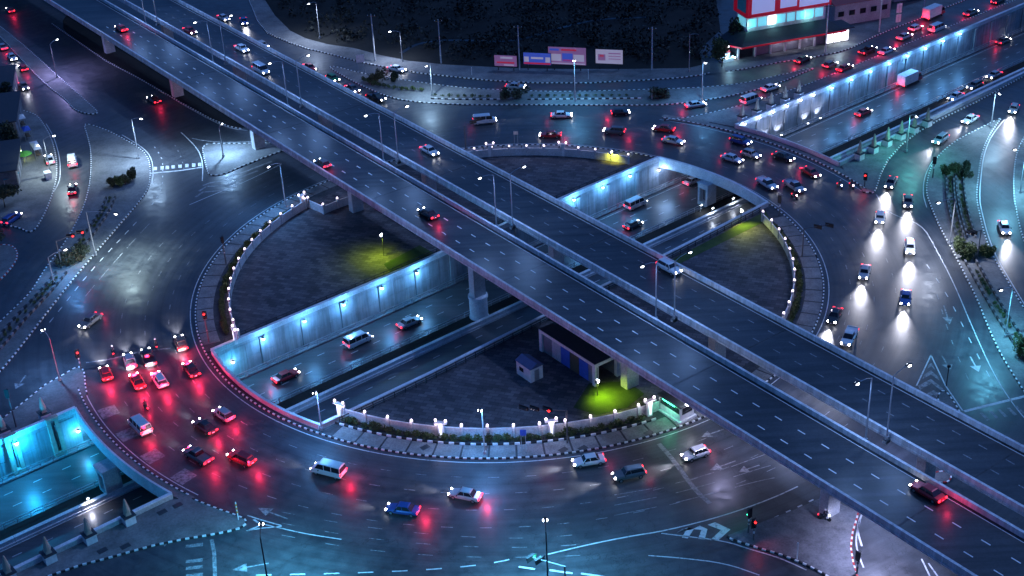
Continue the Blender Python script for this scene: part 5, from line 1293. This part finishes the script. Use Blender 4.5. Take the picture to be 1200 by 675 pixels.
PLATE = MB().box((0, 0, 0), .04, .42, .14).mesh('number_plate'); PLATE.materials.append(M('white_paint'))
MIRROR = MB().box((0, 0, 0), .12, .2, .14).mesh('mirror'); MIRROR.materials.append(M('black_plastic'))
VM = {k: vehicle_meshes(k) for k in ('sedan', 'hatchback', 'suv', 'pickup', 'van', 'truck')}
HEAD_COL, TAIL_COL = (.86, .86, 1.0), (1.0, .02, .09)
def vehicle(kind, colour, p, rz, label, group='vehicles on the roads', head=220, tail=30):
    D = VM[kind]; root = thing('truck' if kind == 'truck' else kind, label, {'sedan': 'car', 'hatchback': 'car', 'suv': 'car'}.get(kind, kind), p, rz, group)
    put('body', D['body'], root, mat='car_' + colour); w = put('windows', D['windows'], root); put('roof', D['roof'], root, mat='car_' + colour)
    if 'cargo' in D: put('cargo_box', D['cargo'], root)
    put('number_plate', PLATE, root, (D['tails'][0] - .04, 0, D['lamps'][2] - .02)); put('number_plate', PLATE, root, (D['lamps'][0] + .12, 0, D['lamps'][2] - .26))
    wx, wr = D['wheels']
    for s in (-1, 1): put('mirror', MIRROR, root, (D['lamps'][0] - 1.35, s * .98, D['lamps'][2] + .3))
    for x in (-wx, wx):
        for s in (-1, 1):
            q = put('wheel', wheel_me, root, (x, s * .8, .33 * (1 if wr < 1.1 else 1.1))); q.scale = (wr, 1, wr); put('rim', rim_me, q)
    lx, ly, lz = D['lamps']; tx, ty, tz = D['tails']
    for s in (-1, 1):
        put('headlight', D['headlight'], root, (lx, s * ly, lz)); put('tail_light', D['tail_light'], root, (tx, s * ty, tz))
    put('bumper', D['bumper'], root, (lx + .02, 0, lz - .28)); put('bumper', D['bumper'], root, (tx + .02, 0, lz - .25))
    if head: lamp_shared('head%d' % head, 'SPOT', (lx + .35, 0, lz + .05), head, HEAD_COL, root, .25, (1, 0, -.03), 46, 1.0)
    if tail: lamp_shared('tail%d' % int(tail), 'POINT', (tx - .9, 0, tz + .5), tail, TAIL_COL, root, .3)
    return root
def ring_dir(p): d = p - RC; return atan2(-d.x, d.y)                    # clockwise round the island
def spot(x, y, z, to=None, a=None):
    p = G(x, y, z + .5); p.z = z
    return p, (ring_dir(p) if to is None else atan2(*(G(*to, z) - G(x, y, z)).yx))
def car(kind, colour, x, y, label, to=None, z=0.0, **kw):
    p, rz = spot(x, y, z, to); return vehicle(kind, colour, p, rz, label, **kw)
Q = dict(group='cars queuing at the left stop line', head=9000, tail=600)
car('hatchback', 'red', 124, 438, 'red hatchback leftmost in the queue at the stop line', **Q)
car('sedan', 'silver', 152, 423, 'silver car at the front of the queue, third lane marking', **Q)
car('pickup', 'black', 174, 420, 'black pickup at the front of the queue beside the motorcycle', **Q)
car('sedan', 'red', 161, 447, 'dark windowed red sedan in the second row of the queue', **Q)
car('suv', 'white', 187, 446, 'white car in the second row of the queue, right lane', **Q)
car('sedan', 'bronze', 212, 402, 'bronze sedan at the front of the queue nearest the island', **Q)
car('sedan', 'black', 224, 433, 'black sedan behind the bronze one nearest the island', **Q)
R_ = dict(group='traffic circling the ring', head=2200, tail=380)
car('van', 'white', 164, 500, 'white van approaching the queue on the left bridge', **R_)
car('sedan', 'black', 240, 500, 'black sedan on the ring behind the white van', **R_)
car('hatchback', 'silver', 262, 486, 'silver hatchback beside the island kerb on the left bridge', **R_)
car('pickup', 'grey', 232, 535, 'grey pickup on the outer ring lane past the left bridge', **R_)
car('suv', 'red', 283, 538, 'red car on the middle lane at the lower left ring', **R_)
car('van', 'white', 385, 552, 'white van on the inner lane at the bottom of ring', **R_)
car('sedan', 'blue', 472, 597, 'blue sedan at the bottom of the ring, outer lanes', to=(420, 590), **R_)
car('sedan', 'silver', 545, 580, 'silver sedan at the bottom of the ring, near centre', to=(510, 573), **R_)
car('sedan', 'white', 690, 540, 'white sedan on the inner lane below the red signal', group='traffic circling the ring', head=6000, tail=30)
car('suv', 'grey', 737, 556, 'grey car in the middle lane below the kiosk', group='traffic circling the ring', head=6000, tail=30)
car('hatchback', 'white', 815, 532, 'white hatchback emerging from under the near deck', group='traffic circling the ring', head=6000, tail=30)
car('sedan', 'grey', 106, 376, 'grey sedan leaving the ring toward the lower left', to=(70, 403), head=500, tail=60)
car('van', 'white', 85, 190, 'white van on the curved slip road at the left', to=(83, 170), tail=40)
car('sedan', 'black', 85, 222, 'black sedan following the white van on the slip road', to=(88, 200), tail=90)
car('sedan', 'black', 180, 117, 'black sedan with red tail lights left of the viaduct', to=(163, 106), tail=120)
car('hatchback', 'grey', 12, 12, 'grey hatchback at the top left corner of the picture', to=(-4, -4), tail=110)
car('sedan', 'silver', 3, 55, 'silver sedan at the left edge beside the tapering median', to=(-10, 42), tail=90)
car('sedan', 'white', 14, 67, 'white sedan with bright headlights at the left median', to=(24, 78))
car('hatchback', 'red', 27, 80, 'red hatchback beside the tapering median at left', to=(15, 67), tail=90)
car('sedan', 'grey', 28, 101, 'grey sedan coming down below the left median', to=(36, 112))
car('suv', 'blue', 14, 257, 'blue parked car under the dark tree at the left edge', to=(24, 250), head=0, tail=0)
car('sedan', 'white', 58, 187, 'white small car parked beside the left stalls', to=(54, 176), head=0, tail=0, z=.15)
DKA = dict(to='A', z=DECK); 
def deck_car(kind, colour, x, y, label, away, **kw):
    p = G(x, y, DECK + .5); sa, na = p.dot(DU), p.dot(DN)
    na = min((113.4, 116.75, 120.3) if away else (128.6, 132.1, 135.0), key=lambda q: abs(q - na)); p = SN(sa, na, DECK + .005)
    return vehicle(kind, colour, p, DA + (pi if away else 0), label, 'traffic on the viaduct', **kw)
for a in ((('sedan'), 'red', 148, 32, 'red sedan at the upper left end of the near deck'), ('hatchback', 'grey', 375, 193, 'grey hatchback on the near deck above the left plaza'), ('sedan', 'black', 500, 251, 'black sedan on the near deck above the trench'), ('sedan', 'red', 1085, 578, 'red sedan on the near deck at the lower right')):
    deck_car(*a, True, head=260, tail=110)
for a in (('sedan', 'white', 283, 57, 'white sedan ahead of the white van on the far deck'), ('van', 'white', 301, 84, 'white van on the far deck at the upper left'), ('sedan', 'silver', 500, 178, 'silver sedan on the far deck above the ring'), ('suv', 'white', 790, 312, 'white car against the outer parapet of the far deck'), ('sedan', 'red', 215, 38, 'red sedan at the upper left of the far deck')):
    deck_car(*a, False, head=700, tail=20)
T_ = dict(group='traffic on the far roads')
car('sedan', 'blue', 286, 25, 'blue sedan with glaring headlights on the upper slip road', to=(292, 42), head=1800, tail=20, **T_)
car('sedan', 'white', 262, 21, 'white sedan on the upper slip road behind the blue one', to=(280, 31), head=500, **T_)
car('hatchback', 'silver', 308, 53, 'silver hatchback on the upper slip road beside the parapet', to=(322, 61), head=500, **T_)
car('sedan', 'red', 363, 79, 'red sedan first in the row waiting behind the far deck', to=(374, 86), head=350, **T_)
car('hatchback', 'green', 390, 92, 'green hatchback second in the row waiting behind the far deck', to=(402, 98), head=350, **T_)
car('sedan', 'grey', 413, 104, 'grey sedan third in the row waiting behind the far deck', to=(424, 110), head=350, **T_)
car('pickup', 'black', 441, 115, 'black pickup last in the row behind the far deck', to=(455, 120), head=900, **T_)
for k, c, x, y, to, lb, hd, tl in (('sedan', 'white', 465, 81, (488, 86), 'white sedan on the far road left of the bright shrubs', 500, 20), ('sedan', 'silver', 604, 101.5, (632, 102.5), 'silver sedan on the far road below the left billboards', 500, 20), ('van', 'white', 568, 142, (590, 140), 'white van on the far ring left of the fence', 500, 20), ('sedan', 'red', 645, 158, (600, 158), 'red sedan on the far ring just beyond the fence', 200, 110), ('sedan', 'white', 658, 135, (678, 134.5), 'white sedan on the far ring below the hedge', 500, 20), ('hatchback', 'black', 727, 132, (757, 130), 'black hatchback on the far ring in the outer lane', 200, 110), ('suv', 'grey', 720, 154, (690, 152), 'grey car on the far ring near the right fence end', 200, 110), ('sedan', 'red', 778, 151, (750, 148), 'red sedan on the ring left of the dotted kerb', 200, 110), ('sedan', 'white', 789, 165, (805, 168), 'white sedan on the ring above the right bridge corner', 500, 20), ('sedan', 'silver', 815, 123, (850, 117), 'silver sedan joining the frontage road from the ring', 200, 110), ('van', 'white', 880, 118, (900, 111), 'white van on the frontage road before the obelisks', 300, 60), ('sedan', 'white', 903, 103, (918, 98), 'white sedan ahead of the white van on frontage road', 300, 60),
        ('suv', 'blue', 868, 166, (892, 173), 'blue car on the right bridge near the dotted kerb', 600, 20), ('sedan', 'white', 858, 186, (877, 192), 'white sedan on the right bridge in the middle lane', 600, 20), ('hatchback', 'silver', 880, 181, (898, 187), 'silver hatchback on the right bridge ahead of the white sedan', 600, 20), ('sedan', 'black', 918, 184, (930, 188), 'black sedan on the right bridge beside the dotted kerb', 600, 20), ('sedan', 'red', 950, 202, (966, 211), 'red sedan at the right end of the right bridge', 500, 90),
        ('pickup', 'white', 899, 216, (915, 226), 'white pickup stopped at the island signal on the right', 500, 60), ('pickup', 'silver', 931, 219, (948, 230), 'silver pickup beside the motorcycle at the right', 500, 30)):
    car(k, c, x, y, lb, to=to, head=hd, tail=tl, **T_)
F_ = dict(group='traffic on the frontage road', head=150, tail=130)
for k, c, x, y, lb in (('sedan', 'black', 941, 70, 'black sedan on the far lane in front of the shop shutters'), ('hatchback', 'grey', 973, 76, 'grey hatchback leading below the bright shop'), ('sedan', 'red', 990, 80, 'red sedan beside the wall below the bright shop'), ('pickup', 'black', 1017, 60, 'black pickup on the frontage road right of the bright shop'), ('sedan', 'white', 1039, 60, 'white sedan ahead of the black pickup on the frontage road'), ('sedan', 'silver', 1060, 43, 'silver sedan on the frontage road by the banner'), ('truck', 'red', 1094, 18, 'red cabbed truck on the outer lane of frontage road'), ('hatchback', 'white', 1073, 33, 'white hatchback behind the truck on frontage road'), ('van', 'white', 1098, 34, 'white van nearest the wall on the frontage road'), ('sedan', 'grey', 1138, 15, 'grey sedan near the top right corner on the frontage road'), ('sedan', 'black', 1170, 1, 'black sedan at the top right corner')):
    car(k, c, x, y, lb, to=(x + 30, y - 13), **F_)
U_ = dict(group='traffic in the underpass', z=FLOOR)
for k, c, x, y, lb, hd, tl in (('truck', 'red', 1066, 96, 'truck with red lights in the upper right underpass', 150, 200), ('sedan', 'red', 1012, 132, 'red sedan behind the truck in the upper right underpass', 150, 130), ('hatchback', 'black', 1138, 50, 'black hatchback far along the upper right underpass', 150, 130), ('sedan', 'grey', 1176, 48, 'grey sedan at the right edge in the underpass', 150, 130), ('sedan', 'white', 906, 188, 'white sedan entering the upper right underpass below the bridge', 150, 110), ('sedan', 'red', 335, 441, 'red sedan in the underpass at the left of the island', 200, 170), ('van', 'white', 420, 400, 'white van in the underpass left of the pier', 200, 40), ('sedan', 'silver', 480, 378, 'silver sedan in the underpass approaching the pier', 200, 90), ('van', 'silver', 745, 240, 'silver van in the underpass right of the viaduct', 250, 30), ('hatchback', 'black', 742, 264, 'black hatchback in the underpass under the far deck edge', 150, 110), ('sedan', 'white', 812, 212, 'white sedan in the underpass near the right bridge', 250, 60)):
    car(k, c, x, y, lb, to=tuple((x + 30, y - 13.5)), head=hd, tail=tl * .4, **U_)
for k, c, x, y, lb in (('sedan', 'white', 1120, 113, 'white sedan on the sunken near carriageway at upper right'), ('suv', 'grey', 1142, 101, 'grey car ahead on the sunken near carriageway at upper right'), ('sedan', 'silver', 1165, 88, 'silver sedan farthest on the sunken near carriageway')):
    car(k, c, x, y, lb, to=(x - 30, y + 15), head=500, tail=20, **U_)
X_ = dict(group='traffic on the right approach roads', head=8500, tail=10)
for k, c, x, y, to, lb in (('sedan', 'white', 1137, 140, (1120, 150), 'white sedan on the slip road beside the obelisk kerb'), ('suv', 'silver', 1102, 164, (1085, 176), 'silver car rounding the slip road by the obelisks'), ('sedan', 'grey', 1044, 214, (1037, 228), 'grey sedan entering the ring at the right pavement wedge'), ('hatchback', 'white', 1031, 256, (1029, 272), 'white hatchback entering the ring, upper left of the right approach'), ('sedan', 'silver', 1013, 319, (1009, 336), 'silver sedan on the right approach in the left lane'), ('sedan', 'black', 978, 370, (969, 388), 'black sedan beside the right island kerb'), ('pickup', 'white', 995, 396, (988, 410), 'white pickup just above the far deck at right'), ('sedan', 'grey', 1064, 236, (1064, 250), 'grey sedan in the right lane at the head of the approach'), ('suv', 'white', 1066, 291, (1067, 310), 'white car in the middle of the right approach'), ('sedan', 'blue', 1061, 349, (1059, 368), 'blue sedan in the right lane above the chevrons'), ('sedan', 'white', 1177, 267, (1184, 286), 'white sedan on the curved slip road at the right edge'), ('hatchback', 'silver', 1188, 128, (1180, 143), 'silver hatchback at the top of the curved slip road')):
    car(k, c, x, y, lb, to=to, **X_)

# ------------------------------------------------------------------ motorcycles with riders
def rider_mesh():
    vs_ = [(-.15, 0, .95), (-.1, 0, 1.2), (.0, 0, 1.48), (.03, 0, 1.6), (.05, 0, 1.72), (.02, .2, 1.42), (.25, .25, 1.18), (.5, .26, 1.12), (.02, -.2, 1.42), (.25, -.25, 1.18), (.5, -.26, 1.12), (-.1, .13, .9), (.3, .2, .78), (.12, .2, .34), (.25, .2, .28), (-.1, -.13, .9), (.3, -.2, .78), (.12, -.2, .34), (.25, -.2, .28)]
    ed = [(0, 1), (1, 2), (2, 3), (3, 4), (2, 5), (5, 6), (6, 7), (2, 8), (8, 9), (9, 10), (0, 11), (11, 12), (12, 13), (13, 14), (0, 15), (15, 16), (16, 17), (17, 18)]
    rad = [.16, .16, .17, .07, .11, .08, .055, .045, .08, .055, .045, .11, .085, .06, .05, .11, .085, .06, .05]
    me = bpy.data.meshes.new('rider'); me.from_pydata(vs_, ed, []); o = bpy.data.objects.new('rider_tmp', me); COL.objects.link(o)
    sk = o.modifiers.new('s', 'SKIN')
    for i, r in enumerate(rad): me.skin_vertices[0].data[i].radius = (r, r)
    me.skin_vertices[0].data[0].use_root = True
    ss = o.modifiers.new('u', 'SUBSURF'); ss.levels = 1
    dg = bpy.context.evaluated_depsgraph_get(); out = bpy.data.meshes.new_from_object(o.evaluated_get(dg)); bpy.data.objects.remove(o); out.name = 'body'
    out.materials.clear(); out.materials.append(M('cloth_dark')); out.polygons.foreach_set('use_smooth', [True] * len(out.polygons)); return out
RM = rider_mesh()
helm = MB().ball((.06, 0, 1.76), .16, 10, 7).mesh('helmet'); helm.materials.append(M('car_white'))
bk = {}
mb = MB()
mb.tube([(-.7, 0, .55), (-.2, 0, .62), (.25, 0, .6), (.5, 0, .95)], [.12, .17, .13, .07], 7); bk['frame'] = (mb, 'black_plastic')
bk['seat'] = (MB().box((-.25, 0, .82), .8, .26, .12), 'cloth_dark'); bk['fairing'] = (MB().frustum((.45, 0, .55), .3, .16, .5, .4, .3), 'car_red')
bk['handlebar'] = (MB().tube([(.5, -.33, 1.06), (.52, 0, 1.0), (.5, .33, 1.06)], .025, 5), 'steel')
bike_me = {k: (q.mesh(k), m) for k, (q, m) in bk.items()}
for k, (me, m) in bike_me.items(): me.materials.append(M(m))
tyre = MB().tube([(0, -.06, 0), (0, .06, 0)], .29, 14).mesh('wheel'); tyre.materials.append(M('rubber'))
bl = MB().ball((0, 0, 0), .1, 8, 5).mesh('headlight'); bl.materials.append(M('head_light')); bt = MB().box((0, 0, 0), .08, .2, .14).mesh('tail_light'); bt.materials.append(M('tail_light'))
def motorcycle(x, y, label, rlabel, to=None, z=0.0, helmet='car_white', paintm='car_red', head=150, tail=25):
    p, rz = spot(x, y, z, to)
    m = thing('motorcycle', label, 'motorcycle', p, rz, 'motorcycles on the ring')
    for k, (me, mt) in bike_me.items(): put(k, me, m, mat=paintm if k == 'fairing' else None)
    for xx in (-.62, .66): put('wheel', tyre, m, (xx, 0, .29))
    put('headlight', bl, m, (.66, 0, .92)); put('tail_light', bt, m, (-.82, 0, .74))
    lamp_shared('bh%d' % head, 'SPOT', (.85, 0, .92), head, HEAD_COL, m, .1, (1, 0, -.12), 60, 1.0)
    if tail: lamp_shared('bt%d' % tail, 'POINT', (-1.1, 0, .74), tail, TAIL_COL, m, .1)
    r = thing('person', rlabel, 'person', p, rz, 'motorcycle riders')
    put('body', RM, r); put('helmet', helm, r, mat=helmet)
motorcycle(132.5, 413, 'red motorcycle ahead of the queue at the left', 'rider in dark clothes on the red motorcycle ahead of the queue')
motorcycle(183, 405, 'white motorcycle at the stop line right of the black pickup', 'rider with white helmet on the white motorcycle at the stop line', paintm='car_white', tail=0)
motorcycle(171, 477, 'red motorcycle between the queue and the white van', 'rider in dark clothes between the queue and the white van', tail=90, helmet='car_red')
motorcycle(931, 230, 'motorcycle in front of the silver pickup at the right', 'rider in front of the silver pickup at the right', to=(945, 238), tail=0)
motorcycle(984, 218, 'left motorcycle of the pair at the right pavement wedge', 'left rider of the pair at the right pavement wedge', to=(996, 226), tail=0, paintm='car_blue')
motorcycle(998, 218, 'right motorcycle of the pair at the right pavement wedge', 'right rider of the pair at the right pavement wedge', to=(1010, 228), tail=0, helmet='car_black')
motorcycle(966, 606, 'white motorcycle parked under the lower right deck edge', 'rider with white helmet under the lower right deck edge', to=(990, 612), z=.15, paintm='car_white', tail=0)
